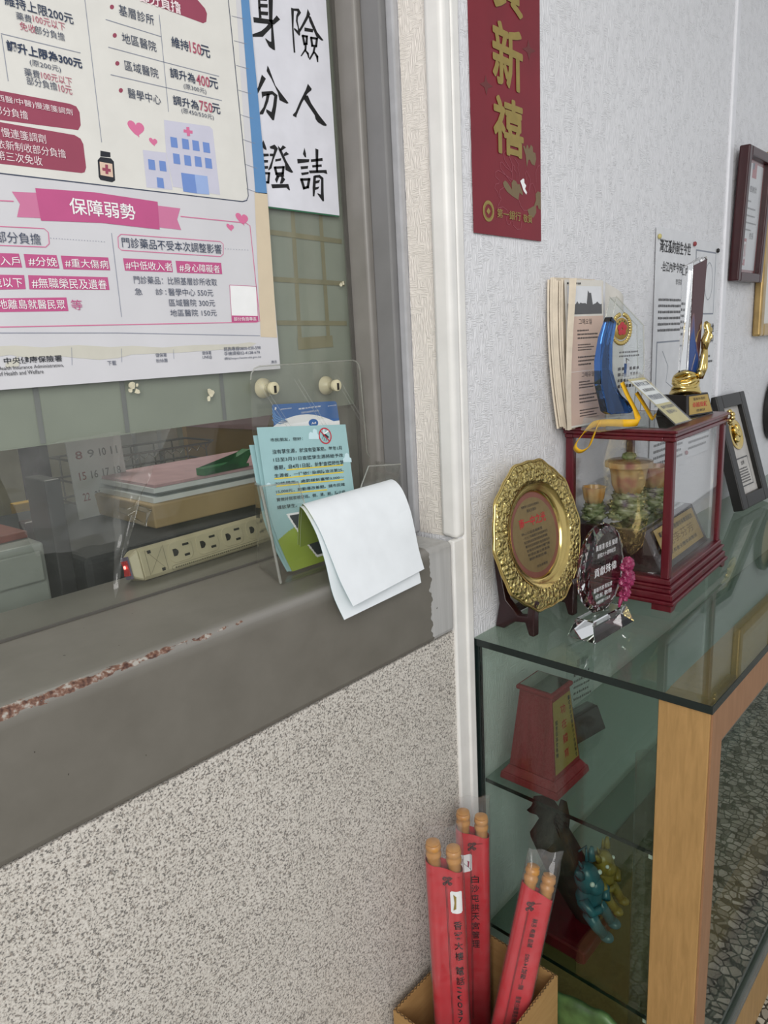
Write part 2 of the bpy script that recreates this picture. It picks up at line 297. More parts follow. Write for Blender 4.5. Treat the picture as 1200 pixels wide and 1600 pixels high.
class MB:
    def __init__(s, mat='whitepaper', M0=None):
        s.v, s.f, s.mi, s.mats = [], [], [], []; s.cur = mat; s.M = M0 or I4
    def add(s, vs, fs, mat=None):
        mat = mat or s.cur
        if mat not in s.mats: s.mats.append(mat)
        k = s.mats.index(mat); b = len(s.v)
        s.v += [s.M @ Vector(p) for p in vs]; s.f += [tuple(b + i for i in f) for f in fs]; s.mi += [k] * len(fs); return s
    def box(s, lo, hi, mat=None):
        x0, y0, z0 = lo; x1, y1, z1 = hi
        return s.add([(x0, y0, z0), (x1, y0, z0), (x1, y1, z0), (x0, y1, z0), (x0, y0, z1), (x1, y0, z1), (x1, y1, z1), (x0, y1, z1)],
                     [(0, 3, 2, 1), (4, 5, 6, 7), (0, 1, 5, 4), (1, 2, 6, 5), (2, 3, 7, 6), (3, 0, 4, 7)], mat)
    def hexa(s, bot, top, mat=None):
        n = len(bot)
        return s.add(list(bot) + list(top), [tuple(reversed(range(n))), tuple(range(n, 2 * n))] + [(i, (i + 1) % n, n + (i + 1) % n, n + i) for i in range(n)], mat)
    def prism(s, pts, y0, y1, mat=None):            # outline in x-z, extruded along y
        n = len(pts); return s.hexa([(x, y0, z) for x, z in pts], [(x, y1, z) for x, z in pts], mat)
    def prismz(s, pts, z0, z1, mat=None):
        return s.hexa([(x, y, z0) for x, y in pts], [(x, y, z1) for x, y in pts], mat)
    def prismx(s, pts, x0, x1, mat=None):           # outline in y-z
        return s.hexa([(x0, y, z) for y, z in pts], [(x1, y, z) for y, z in pts], mat)
    def lathe(s, prof, seg=32, mat=None, axis='z', closed=True):
        vs, fs = [], []
        for r, h in prof:
            for k in range(seg):
                a = 2 * math.pi * k / seg; x, y = r * math.cos(a), r * math.sin(a)
                vs.append((x, y, h) if axis == 'z' else ((x, -h, y) if axis == 'y' else (h, x, y)))
        n = len(prof)
        for i in range(n - 1):
            for k in range(seg):
                k2 = (k + 1) % seg; fs.append((i * seg + k, i * seg + k2, (i + 1) * seg + k2, (i + 1) * seg + k))
        if closed:
            fs.append(tuple(range(seg))[::-1]); fs.append(tuple((n - 1) * seg + k for k in range(seg)))
        return s.add(vs, fs, mat)
    def tube(s, path, r, seg=8, mat=None, cyclic=False):
        P = [Vector(p) for p in path]; n = len(P); vs, fs = [], []; up = Vector((0.13, 0.27, 0.95))
        for i, p in enumerate(P):
            d = (P[(i + 1) % n] - P[i - 1]) if cyclic else (P[min(i + 1, n - 1)] - P[max(i - 1, 0)])
            d.normalize(); a = d.cross(up)
            if a.length < 1e-3: a = d.cross(Vector((1, 0, 0)))
            a.normalize(); c = d.cross(a); rr = r[i] if isinstance(r, (list, tuple)) else r
            for k in range(seg):
                t = 2 * math.pi * k / seg; vs.append(p + a * (rr * math.cos(t)) + c * (rr * math.sin(t)))
        for i in range(n if cyclic else n - 1):
            j = (i + 1) % n
            for k in range(seg): fs.append((i * seg + k, i * seg + (k + 1) % seg, j * seg + (k + 1) % seg, j * seg + k))
        if not cyclic: fs.append(tuple(range(seg))[::-1]); fs.append(tuple((n - 1) * seg + k for k in range(seg)))
        return s.add(vs, fs, mat)
    def ball(s, c, r, mat=None, u=16, w=10, bumpy=0, bs=40):
        rx, ry, rz = r if isinstance(r, (tuple, list)) else (r, r, r); vs, fs = [], []
        for i in range(w + 1):
            t = math.pi * i / w
            for k in range(u):
                a = 2 * math.pi * k / u; q = Vector((math.sin(t) * math.cos(a), math.sin(t) * math.sin(a), math.cos(t)))
                g = 1 + (bumpy * noise.noise(q * bs + Vector(c) * 7) if bumpy else 0)
                vs.append((c[0] + rx * q.x * g, c[1] + ry * q.y * g, c[2] + rz * q.z * g))
        for i in range(w):
            for k in range(u): fs.append((i * u + k, (i + 1) * u + k, (i + 1) * u + (k + 1) % u, i * u + (k + 1) % u))
        return s.add(vs, fs, mat)
    def grid(s, fn, nu, nv, mat=None, matfn=None):
        vs = [fn(i / nu, j / nv) for j in range(nv + 1) for i in range(nu + 1)]
        for j in range(nv):
            if matfn is None: continue
        if matfn is None:
            return s.add(vs, [(j * (nu + 1) + i, j * (nu + 1) + i + 1, (j + 1) * (nu + 1) + i + 1, (j + 1) * (nu + 1) + i) for j in range(nv) for i in range(nu)], mat)
        by = {}
        for j in range(nv):
            for i in range(nu): by.setdefault(matfn((i + .5) / nu, (j + .5) / nv), []).append((j * (nu + 1) + i, j * (nu + 1) + i + 1, (j + 1) * (nu + 1) + i + 1, (j + 1) * (nu + 1) + i))
        for mt, fs in by.items(): s.add(vs, fs, mt)
        return s
    # flat printing: local u -> +x, v -> +z, towards -y
    def text(s, t, u0, v0, u1, v1, mat, bold=0.0, w=0.0009):
        thick = 0
        if bold > .026: thick, bold = bold, 0.0
        vs, fs, x0, x1, y0, y1 = text_mesh(t, bold)
        if not vs: return s
        sx = (u1 - u0) / max(x1 - x0, 1e-6); sy = (v1 - v0) / max(y1 - y0, 1e-6)
        if thick:
            r_ = thick * (u1 - u0)
            for k in range(10):
                a = 2 * math.pi * k / 10; s.add([(u0 + (p.x - x0) * sx + r_ * math.cos(a), -w - 1.5e-5 * k, v0 + (p.y - y0) * sy + r_ * math.sin(a)) for p in vs], fs, mat)
            w += 1.6e-4
        return s.add([(u0 + (p.x - x0) * sx, -w, v0 + (p.y - y0) * sy) for p in vs], fs, mat)
    def poly(s, pts, mat, w=0.0003):
        bm = bmesh.new(); f = bm.faces.new([bm.verts.new((u, -w, v)) for u, v in pts])
        bm.normal_update(); bmesh.ops.triangulate(bm, faces=[f]); bm.verts.index_update()
        s.add([v.co.copy() for v in bm.verts], [tuple(v.index for v in q.verts) for q in bm.faces], mat); bm.free(); return s
    def line(s, pts, width, mat, w=0.0006):
        P = [Vector((u, v)) for u, v in pts]; n = len(P); vs = []
        for i, p in enumerate(P):
            d = P[min(i + 1, n - 1)] - P[max(i - 1, 0)]
            if d.length < 1e-9: d = Vector((1, 0))
            d.normalize(); q = Vector((-d.y, d.x)) * width / 2
            vs += [(p.x + q.x, -w, p.y + q.y), (p.x - q.x, -w, p.y - q.y)]
        return s.add(vs, [(2 * i, 2 * i + 1, 2 * i + 3, 2 * i + 2) for i in range(n - 1)], mat)
    def prints(s, items, step=0.00022, base=0.0002):
        for it in items:
            if it[0] == 'T': s.text(it[1], it[2], it[3], it[4], it[5], it[6], it[7], base + 5 * step)
            elif it[0] == 'P': s.poly(it[2], it[1], base + it[3] * step)
            else: s.line(it[3], it[2], it[1], base + it[4] * step)
        return s
    def textlines(s, u0, u1, vtop, vbot, n, mat, h=0.45, w=0.0007, ragged=0.15):
        """rows of tiny unreadable type: short dashes"""
        st = (vtop - vbot) / n
        for i in range(n):
            v = vtop - (i + .5) * st; end = u1 - (u1 - u0) * random.random() * ragged; u = u0
            while u < end:
                d = st * h * random.uniform(.7, 1.3)
                s.add([(u, -w, v - st * h / 2), (u + d, -w, v - st * h / 2 * random.uniform(.6, 1)), (u + d * .9, -w, v + st * h / 2), (u, -w, v + st * h / 2 * random.uniform(.5, 1))], [(0, 1, 2, 3)], mat); u += d * 1.35
        return s
    def build(s, name, parent=None, smooth=None, bevel=0, seg=2, solid=0, sub=0, fixn=True, loc=None):
        me = bpy.data.meshes.new(name); me.from_pydata([tuple(p) for p in s.v], [], s.f)
        for k in s.mats: me.materials.append(M[k])
        me.polygons.foreach_set('material_index', s.mi)
        if fixn:
            bm = bmesh.new(); bm.from_mesh(me); bmesh.ops.recalc_face_normals(bm, faces=bm.faces); bm.to_mesh(me); bm.free()
        o = bpy.data.objects.new(name, me); COL.objects.link(o)
        if parent: o.parent = parent
        if smooth is not None:
            me.polygons.foreach_set('use_smooth', [True] * len(me.polygons))
            if smooth < 180: me.set_sharp_from_angle(angle=R(smooth))
        if solid: md = o.modifiers.new('thick', 'SOLIDIFY'); md.thickness = solid; md.offset = 0
        if bevel: md = o.modifiers.new('bev', 'BEVEL'); md.width = bevel; md.segments = seg; md.limit_method = 'ANGLE'; md.angle_limit = R(40)
        if sub: md = o.modifiers.new('sub', 'SUBSURF'); md.levels = sub; md.render_levels = sub
        return o
def tag(o, label=None, cat=None, group=None, kind=None):
    if label: o['label'] = label
    if cat: o['category'] = cat
    if group: o['group'] = group
    if kind: o['kind'] = kind
    return o
def thing(name, label, cat, loc=(0, 0, 0), rz=0, group=None, rot=None):
    o = bpy.data.objects.new(name, None); COL.objects.link(o); o.empty_display_size = 0.05
    o.location = loc; o.rotation_euler = rot or (0, 0, rz); return tag(o, label, cat, group)
def struct(o): o['kind'] = 'structure'; return o
def T(x, y, z): return Matrix.Translation((x, y, z))
def rot(a, ax): return Matrix.Rotation(a, 4, ax)
def copy_tree(o, label):
    c = o.copy(); COL.objects.link(c); c['label'] = label
    for ch in o.children:
        d = ch.copy(); COL.objects.link(d); d.parent = c
        for g in ch.children: e = g.copy(); COL.objects.link(e); e.parent = d
    return c
def rrect(x0, z0, x1, z1, r, n=6):
    out = []
    for cx, cz, a0 in ((x1 - r, z1 - r, 0), (x0 + r, z1 - r, 90), (x0 + r, z0 + r, 180), (x1 - r, z0 + r, 270)):
        for k in range(n + 1): a = R(a0 + 90 * k / n); out.append((cx + r * math.cos(a), cz + r * math.sin(a)))
    return out
def circ(cx, cz, rx, rz=None, n=24):
    rz = rz or rx; return [(cx + rx * math.cos(2 * math.pi * k / n), cz + rz * math.sin(2 * math.pi * k / n)) for k in range(n)]

POSTER = [
('P','cream',[(-0.4446,0.5275),(-0.0246,0.5449),(-0.0349,0.2622),(-0.0468,0.2549),(-0.4477,0.2503)],0),
('L','navy',0.0012,[(-0.0394,0.5348),(-0.0347,0.2639),(-0.0386,0.2568),(-0.0469,0.2543),(-0.3974,0.2504),(-0.4477,0.2503)],2),
('L','greyline',0.0006,[(-0.0354,0.5404),(-0.0122,0.5432)],2),
('L','greyline',0.0006,[(-0.0356,0.5087),(-0.0123,0.5107)],2),
('L','greyline',0.0006,[(-0.0358,0.4765),(-0.0123,0.4777)],2),
('L','greyline',0.0006,[(-0.036,0.4439),(-0.0124,0.4443)],2),
('L','greyline',0.0006,[(-0.0362,0.4108),(-0.0125,0.4103)],2),
('L','greyline',0.0006,[(-0.0364,0.3773),(-0.0126,0.3759)],2),
('L','greyline',0.0006,[(-0.0366,0.3433),(-0.0126,0.341)],2),
('L','greyline',0.0006,[(-0.0368,0.3088),(-0.0127,0.3056)],2),
('L','greyline',0.0006,[(-0.037,0.2738),(-0.0128,0.2697)],2),
('P','blue',[(-0.0158,0.5413),(-0.0009,0.5454),(0.0025,0.2703),(-0.0205,0.2698)],1),
('T', '維持上限200元', -0.3623, 0.4353, -0.2813, 0.4473, 'navy', 0.01),
('T', '藥費', -0.3513, 0.4236, -0.3336, 0.4318, 'slate', 0.0),
('T', '100元以下', -0.3318, 0.4252, -0.2932, 0.4341, 'rose', 0.0),
('T', '免收', -0.3487, 0.4132, -0.3302, 0.4222, 'rose', 0.0),
('T', '部分負擔', -0.3315, 0.4136, -0.2956, 0.4225, 'slate', 0.0),
('L','greyline',0.0008,[(-0.372,0.4038),(-0.2772,0.4052)],2),
('L','greyline',0.0008,[(-0.3714,0.4027),(-0.3719,0.3539)],2),
('L','greyline',0.0008,[(-0.2621,0.4684),(-0.2646,0.3043)],2),
('T', '調升上限為300元', -0.3677, 0.3868, -0.2775, 0.3985, 'navy', 0.025),
('T', '(原200元)', -0.3435, 0.3759, -0.3061, 0.3836, 'slate', 0.0),
('T', '藥費', -0.3516, 0.3639, -0.3334, 0.3728, 'slate', 0.0),
('T', '100元以下', -0.3319, 0.3645, -0.2939, 0.3732, 'rose', 0.0),
('T', '部分負擔', -0.3505, 0.3548, -0.314, 0.3639, 'slate', 0.0),
('T', '10元', -0.3122, 0.3538, -0.2956, 0.3633, 'rose', 0.0),
('P','maroon',[(-0.4077,0.3413),(-0.3002,0.3431),(-0.2923,0.3416),(-0.289,0.3355),(-0.2898,0.3204),(-0.2941,0.314),(-0.4133,0.3084)],1),
('T', '(西醫/中醫)慢連箋調劑', -0.3911, 0.3287, -0.2988, 0.3372, 'paperw', 0.0),
('T', '部分負擔', -0.3936, 0.3151, -0.3553, 0.3246, 'paperw', 0.0),
('P','maroon',[(-0.4135,0.3072),(-0.2997,0.3074),(-0.2926,0.3044),(-0.2898,0.2985),(-0.2903,0.2708),(-0.2931,0.2648),(-0.2973,0.2632),(-0.4214,0.2605)],1),
('T', '慢連箋調劑', -0.3895, 0.2913, -0.3376, 0.3016, 'paperw', 0.0),
('T', '依新制收部分負擔', -0.3971, 0.2777, -0.3153, 0.2879, 'paperw', 0.0),
('T', '第三次免收', -0.3992, 0.265, -0.3461, 0.2756, 'paperw', 0.0),
('P','maroon',[(-0.1836,0.4892),(-0.0874,0.4862),(-0.0815,0.4895),(-0.0789,0.5005),(-0.0817,0.5062),(-0.0993,0.5184),(-0.1794,0.5181)],1),
('T', '部分負擔', -0.1856, 0.4871, -0.1229, 0.5026, 'paperw', 0.02),
('P','maroon',[(-0.223,0.4705),(-0.2236,0.469),(-0.2249,0.4677),(-0.2264,0.4669),(-0.2279,0.4669),(-0.2288,0.4676),(-0.229,0.4689),(-0.2284,0.4704),(-0.2272,0.4717),(-0.2256,0.4725),(-0.2242,0.4725),(-0.2232,0.4718)],1),
('P','maroon',[(-0.224,0.4377),(-0.2246,0.4362),(-0.2258,0.4349),(-0.2274,0.4342),(-0.2288,0.4342),(-0.2298,0.4349),(-0.23,0.4362),(-0.2294,0.4377),(-0.2281,0.439),(-0.2266,0.4398),(-0.2251,0.4398),(-0.2242,0.439)],1),
('P','maroon',[(-0.2252,0.4049),(-0.2258,0.4034),(-0.2271,0.4021),(-0.2287,0.4014),(-0.2301,0.4015),(-0.2311,0.4023),(-0.2313,0.4036),(-0.2306,0.4051),(-0.2294,0.4064),(-0.2278,0.4071),(-0.2264,0.407),(-0.2254,0.4063)],1),
('P','maroon',[(-0.2249,0.3731),(-0.2256,0.3716),(-0.2268,0.3703),(-0.2284,0.3696),(-0.2299,0.3697),(-0.2308,0.3705),(-0.231,0.3719),(-0.2304,0.3734),(-0.2291,0.3747),(-0.2276,0.3753),(-0.2261,0.3753),(-0.2251,0.3744)],1),
('T', '基層診所', -0.2173, 0.4629, -0.1671, 0.4754, 'navy', 0.0),
('T', '地區醫院', -0.2176, 0.4309, -0.1682, 0.4432, 'navy', 0.0),
('T', '區域醫院', -0.2184, 0.3984, -0.1696, 0.4105, 'navy', 0.0),
('T', '醫學中心', -0.2189, 0.3655, -0.1703, 0.3775, 'navy', 0.0),
('L','greyline',0.0009,[(-0.2371,0.4527),(-0.1583,0.4522)],2),
('L','greyline',0.0009,[(-0.2383,0.4208),(-0.1601,0.4212),(-0.0685,0.4224)],2),
('L','greyline',0.0009,[(-0.2399,0.3886),(-0.0676,0.3906)],2),
('L','greyline',0.0009,[(-0.1575,0.4786),(-0.1596,0.3591)],2),
('T', '維持', -0.1434, 0.4432, -0.116, 0.4567, 'navy', 0.01),
('T', '150', -0.1149, 0.4432, -0.0956, 0.4574, 'rose', 0.01),
('T', '元', -0.0969, 0.4426, -0.0809, 0.4574, 'navy', 0.01),
('T', '調升為', -0.1509, 0.4037, -0.1107, 0.4166, 'navy', 0.01),
('T', '400', -0.1091, 0.4034, -0.0866, 0.4172, 'rose', 0.012),
('T', '元', -0.0873, 0.4041, -0.0723, 0.4182, 'navy', 0.01),
('T', '(原300元)', -0.1311, 0.3929, -0.0939, 0.4005, 'slate', 0.0),
('T', '調升為', -0.1508, 0.3696, -0.1094, 0.3821, 'navy', 0.01),
('T', '750', -0.108, 0.3703, -0.0861, 0.3835, 'rose', 0.012),
('T', '元', -0.0871, 0.3708, -0.0725, 0.3841, 'navy', 0.01),
('T', '(原450/550元)', -0.1392, 0.3605, -0.0853, 0.368, 'slate', 0.0),
('P','pink',[(-0.2124,0.3331),(-0.2122,0.3338),(-0.2114,0.3354),(-0.2094,0.337),(-0.2065,0.3376),(-0.2034,0.3368),(-0.201,0.3347),(-0.2001,0.3318),(-0.201,0.3289),(-0.2034,0.3262),(-0.2066,0.3238),(-0.2095,0.3217),(-0.209,0.3201),(-0.2099,0.3187),(-0.21,0.3182),(-0.2101,0.3187),(-0.211,0.3202),(-0.2154,0.322),(-0.2183,0.3244),(-0.2213,0.3271),(-0.2236,0.33),(-0.2245,0.333),(-0.2235,0.3357),(-0.2212,0.3376),(-0.2181,0.3381),(-0.2153,0.3372),(-0.2133,0.3355),(-0.2125,0.3338)],1),
('P','pink',[(-0.1888,0.3185),(-0.1887,0.3188),(-0.1883,0.3197),(-0.1873,0.3205),(-0.1858,0.3208),(-0.1842,0.3204),(-0.1829,0.3193),(-0.1825,0.3178),(-0.1829,0.3163),(-0.1842,0.315),(-0.1858,0.3137),(-0.1873,0.3126),(-0.187,0.3119),(-0.1875,0.3112),(-0.1875,0.3109),(-0.1876,0.3112),(-0.1881,0.3119),(-0.1904,0.3128),(-0.1919,0.3141),(-0.1935,0.3155),(-0.1947,0.317),(-0.1951,0.3185),(-0.1947,0.3199),(-0.1934,0.3209),(-0.1918,0.3211),(-0.1903,0.3206),(-0.1893,0.3197),(-0.1889,0.3189)],1),
('P','lav',[(-0.1684,0.3475),(-0.0936,0.3517),(-0.0888,0.3484),(-0.0869,0.2594),(-0.1654,0.2619),(-0.1707,0.3045)],1),
('P','lav',[(-0.2064,0.3038),(-0.1713,0.3053),(-0.1669,0.2617),(-0.1672,0.2574),(-0.2072,0.2563)],1),
('P','pink',[(-0.1383,0.3404),(-0.1237,0.341),(-0.1243,0.3369),(-0.1389,0.3364)],2),
('P','pink',[(-0.1338,0.3441),(-0.1288,0.3449),(-0.1288,0.3333),(-0.1339,0.3325)],3),
('P','periw',[(-0.1614,0.3272),(-0.151,0.3274),(-0.1509,0.3143),(-0.1617,0.3139)],2),
('P','periw',[(-0.143,0.328),(-0.1323,0.3281),(-0.1322,0.3149),(-0.1433,0.3145)],2),
('P','periw',[(-0.1261,0.3285),(-0.1152,0.3286),(-0.115,0.3153),(-0.1264,0.3148)],2),
('P','periw',[(-0.1085,0.3287),(-0.0973,0.3288),(-0.097,0.3153),(-0.1087,0.3149)],2),
('P','periw',[(-0.1601,0.3063),(-0.1497,0.3063),(-0.1496,0.2931),(-0.1605,0.2929)],2),
('P','periw',[(-0.1424,0.3067),(-0.1317,0.3067),(-0.1315,0.2933),(-0.1427,0.2931)],2),
('P','periw',[(-0.125,0.3076),(-0.114,0.3076),(-0.1138,0.2941),(-0.1252,0.2938)],2),
('P','periw',[(-0.1076,0.3078),(-0.0964,0.3078),(-0.0961,0.2942),(-0.1078,0.2939)],2),
('P','periw',[(-0.2002,0.2932),(-0.1903,0.2931),(-0.1904,0.2802),(-0.2007,0.2801)],2),
('P','periw',[(-0.1834,0.2937),(-0.1733,0.2936),(-0.1733,0.2806),(-0.1838,0.2804)],2),
('P','periw',[(-0.1901,0.2715),(-0.18,0.2712),(-0.18,0.2581),(-0.1905,0.2582)],2),
('P','periw',[(-0.1503,0.2822),(-0.1279,0.2825),(-0.1273,0.257),(-0.1498,0.2574)],2),
('P','periw2',[(-0.1279,0.2825),(-0.1064,0.283),(-0.106,0.258),(-0.1273,0.257)],2),
('P','ink',[(-0.2733,0.2817),(-0.2688,0.2863),(-0.2543,0.2866),(-0.2509,0.2831),(-0.2524,0.2599),(-0.257,0.257),(-0.2731,0.258),(-0.2748,0.2615)],1),
('P','ink',[(-0.2677,0.294),(-0.2542,0.2937),(-0.2548,0.2877),(-0.2688,0.2869)],1),
('P','peach',[(-0.271,0.2803),(-0.2537,0.2798),(-0.2548,0.2633),(-0.2722,0.2641)],2),
('P','maroon',[(-0.2685,0.2736),(-0.257,0.2731),(-0.2572,0.2694),(-0.2687,0.2699)],3),
('P','maroon',[(-0.264,0.2779),(-0.2602,0.2778),(-0.2612,0.2663),(-0.2651,0.2664)],4),
('P','tan',[(-0.0222,0.2707),(0.0031,0.2714),(-0.0016,0.0503),(-0.0351,0.0524)],1),
('L','pink',0.0012,[(-0.4534,0.2171),(-0.3877,0.2205)],2),
('L','pink',0.0012,[(-0.1589,0.2233),(-0.0439,0.2238),(-0.0367,0.2202),(-0.0342,0.0768),(-0.0409,0.0755),(-0.4265,0.0744),(-0.478,0.0743)],2),
('P','pinkt',[(-0.3878,0.2313),(-0.3566,0.2333),(-0.3561,0.2041),(-0.3865,0.2028),(-0.3807,0.218)],1),
('P','pinkt',[(-0.1967,0.2344),(-0.1579,0.2341),(-0.1649,0.2187),(-0.1602,0.2049),(-0.1978,0.2058)],1),
('P','pinkd',[(-0.3594,0.2384),(-0.2835,0.2418),(-0.1931,0.2394),(-0.1949,0.2029),(-0.2794,0.2048),(-0.3583,0.2011)],2),
('T', '保障弱勢', -0.3198, 0.2122, -0.2294, 0.2322, 'white', 0.01),
('P','pink',[(-0.0508,0.2324),(-0.0507,0.2329),(-0.0499,0.2343),(-0.0481,0.2356),(-0.0453,0.236),(-0.0423,0.235),(-0.0399,0.233),(-0.039,0.2305),(-0.0398,0.2279),(-0.042,0.2258),(-0.045,0.2239),(-0.0477,0.2221),(-0.0471,0.2208),(-0.0479,0.2196),(-0.0481,0.2191),(-0.0482,0.2196),(-0.0491,0.221),(-0.0534,0.2228),(-0.0562,0.2251),(-0.0592,0.2277),(-0.0615,0.2303),(-0.0625,0.233),(-0.0617,0.2353),(-0.0594,0.2369),(-0.0565,0.2371),(-0.0538,0.2362),(-0.0518,0.2345),(-0.051,0.233)],1),
('P','pink',[(-0.0742,0.2171),(-0.0742,0.2174),(-0.0737,0.2182),(-0.0726,0.219),(-0.071,0.2192),(-0.0693,0.2186),(-0.068,0.2174),(-0.0674,0.2159),(-0.0679,0.2144),(-0.0692,0.2132),(-0.0709,0.2121),(-0.0725,0.2111),(-0.0721,0.2103),(-0.0726,0.2096),(-0.0727,0.2093),(-0.0727,0.2096),(-0.0732,0.2104),(-0.0757,0.2115),(-0.0774,0.2129),(-0.0791,0.2144),(-0.0804,0.216),(-0.0809,0.2175),(-0.0805,0.2189),(-0.0792,0.2198),(-0.0775,0.2199),(-0.0759,0.2193),(-0.0748,0.2183),(-0.0743,0.2174)],1),
('L','pink',0.001,[(-0.4333,0.1898),(-0.356,0.192),(-0.3515,0.1879),(-0.3524,0.1745),(-0.3575,0.1701),(-0.437,0.1683)],2),
('T', '部分負擔', -0.4157, 0.1721, -0.3627, 0.1853, 'slate', 0.0),
('L','greyline',0.001,[(-0.3499,0.1811),(-0.349,0.1812)],2),
('L','greyline',0.001,[(-0.3464,0.1811),(-0.3455,0.1812)],2),
('L','greyline',0.001,[(-0.3429,0.1811),(-0.342,0.1812)],2),
('L','greyline',0.001,[(-0.3393,0.1811),(-0.3384,0.1812)],2),
('L','greyline',0.001,[(-0.3357,0.1811),(-0.3348,0.1812)],2),
('L','greyline',0.001,[(-0.3322,0.1811),(-0.3312,0.1812)],2),
('L','greyline',0.001,[(-0.3285,0.1812),(-0.3276,0.1812)],2),
('L','greyline',0.001,[(-0.3249,0.1812),(-0.324,0.1812)],2),
('L','greyline',0.001,[(-0.3213,0.1812),(-0.3203,0.1812)],2),
('L','greyline',0.001,[(-0.3176,0.1812),(-0.3167,0.1813)],2),
('L','greyline',0.001,[(-0.3139,0.1812),(-0.313,0.1813)],2),
('L','greyline',0.001,[(-0.3102,0.1812),(-0.3092,0.1813)],2),
('L','greyline',0.001,[(-0.3064,0.1812),(-0.3055,0.1813)],2),
('L','greyline',0.001,[(-0.3027,0.1812),(-0.3017,0.1813)],2),
('L','greyline',0.001,[(-0.2989,0.1813),(-0.298,0.1813)],2),
('L','greyline',0.001,[(-0.2951,0.1813),(-0.2941,0.1813)],2),
('L','greyline',0.001,[(-0.2913,0.1813),(-0.2903,0.1813)],2),
('L','greyline',0.001,[(-0.2874,0.1813),(-0.2865,0.1814)],2),
('L','greyline',0.001,[(-0.2836,0.1813),(-0.2826,0.1814)],2),
('L','greyline',0.001,[(-0.2797,0.1813),(-0.2787,0.1814)],2),
('L','pink',0.001,[(-0.2542,0.1925),(-0.0951,0.1934),(-0.0901,0.1901),(-0.0919,0.1758),(-0.097,0.1719),(-0.2562,0.1721),(-0.2601,0.1752),(-0.2591,0.1886),(-0.2542,0.1925)],2),
('T', '門診藥品不受本次調整影響', -0.2547, 0.1757, -0.0948, 0.1889, 'navy', 0.0),
('L','greyline',0.001,[(-0.0879,0.1835),(-0.0867,0.1835)],2),
('L','greyline',0.001,[(-0.0828,0.1835),(-0.0815,0.1836)],2),
('L','greyline',0.001,[(-0.0777,0.1836),(-0.0764,0.1837)],2),
('L','greyline',0.001,[(-0.0725,0.1836),(-0.0711,0.1837)],2),
('L','greyline',0.001,[(-0.0672,0.1837),(-0.0659,0.1838)],2),
('L','greyline',0.001,[(-0.062,0.1837),(-0.0606,0.1838)],2),
('L','greyline',0.001,[(-0.0567,0.1838),(-0.0553,0.1839)],2),
('L','greyline',0.001,[(-0.0513,0.1839),(-0.05,0.1839)],2),
('L','greyline',0.001,[(-0.0459,0.1839),(-0.0446,0.184)],2),
('L','greyline',0.0008,[(-0.2675,0.1931),(-0.2689,0.0851)],2),
('P','pinkd',[(-0.4384,0.1596),(-0.3912,0.1605),(-0.3899,0.1445),(-0.4412,0.1432)],1),
('P','pinkd',[(-0.3856,0.1605),(-0.3454,0.1612),(-0.3441,0.1451),(-0.3854,0.1446)],1),
('P','pinkd',[(-0.3401,0.1609),(-0.2767,0.1617),(-0.2762,0.1454),(-0.3391,0.1445)],1),
('P','pinkd',[(-0.4426,0.1347),(-0.3891,0.1357),(-0.3898,0.1191),(-0.4456,0.1169)],1),
('P','pinkd',[(-0.3843,0.1358),(-0.2811,0.1365),(-0.2809,0.1202),(-0.3854,0.1189)],1),
('P','pinkd',[(-0.4472,0.1073),(-0.3408,0.1099),(-0.3407,0.093),(-0.4499,0.0915)],1),
('P','pinkd',[(-0.2556,0.1619),(-0.182,0.1622),(-0.1815,0.1463),(-0.2549,0.1458)],1),
('P','pinkd',[(-0.1751,0.1622),(-0.0973,0.1628),(-0.0972,0.1465),(-0.1747,0.1459)],1),
('T', '入戶', -0.4146, 0.1462, -0.3921, 0.1566, 'white', 0.0),
('T', '#分娩', -0.3817, 0.147, -0.3465, 0.158, 'white', 0.0),
('T', '#重大傷病', -0.3365, 0.1471, -0.2783, 0.1578, 'white', 0.0),
('T', '歲以下', -0.4282, 0.1207, -0.3929, 0.1323, 'white', 0.0),
('T', '#無職榮民及遺眷', -0.3817, 0.1206, -0.2842, 0.1331, 'white', 0.0),
('T', '地離島就醫民眾', -0.4258, 0.0952, -0.3443, 0.1067, 'white', 0.0),
('T', '等', -0.3365, 0.0944, -0.3218, 0.1071, 'pinkd', 0.0),
('T', '#中低收入者', -0.2536, 0.1477, -0.1824, 0.159, 'white', 0.0),
('T', '#身心障礙者', -0.1706, 0.1476, -0.1015, 0.1592, 'white', 0.0),
('T', '門診藥品：比照基層診所收取', -0.2443, 0.1292, -0.109, 0.1395, 'slate', 0.0),
('T', '急', -0.245, 0.1141, -0.2338, 0.1233, 'slate', 0.0),
('T', '診：', -0.2134, 0.1147, -0.1963, 0.1232, 'slate', 0.0),
('T', '醫學中心 550元', -0.1931, 0.1139, -0.1177, 0.1242, 'slate', 0.0),
('T', '區域醫院 300元', -0.1939, 0.0992, -0.1162, 0.1094, 'slate', 0.0),
('T', '地區醫院 150元', -0.1939, 0.0852, -0.1151, 0.095, 'slate', 0.0),
('P','white',[(-0.0858,0.1311),(-0.0354,0.1301),(-0.037,0.0849),(-0.0875,0.0859)],1),
('L','pinkd',0.0009,[(-0.0858,0.1311),(-0.0354,0.1301),(-0.0375,0.0769),(-0.0882,0.0768),(-0.0858,0.1311)],2),
('P','pinkd',[(-0.0875,0.0859),(-0.037,0.0849),(-0.0375,0.0769),(-0.0409,0.0751),(-0.0882,0.0761)],1),
('T', '部分負擔專區', -0.0845, 0.0778, -0.0413, 0.0834, 'white', 0.0),
('L','greyline',0.0009,[(-0.4539,0.0681),(-0.277,0.0641),(-0.0363,0.0542)],2),
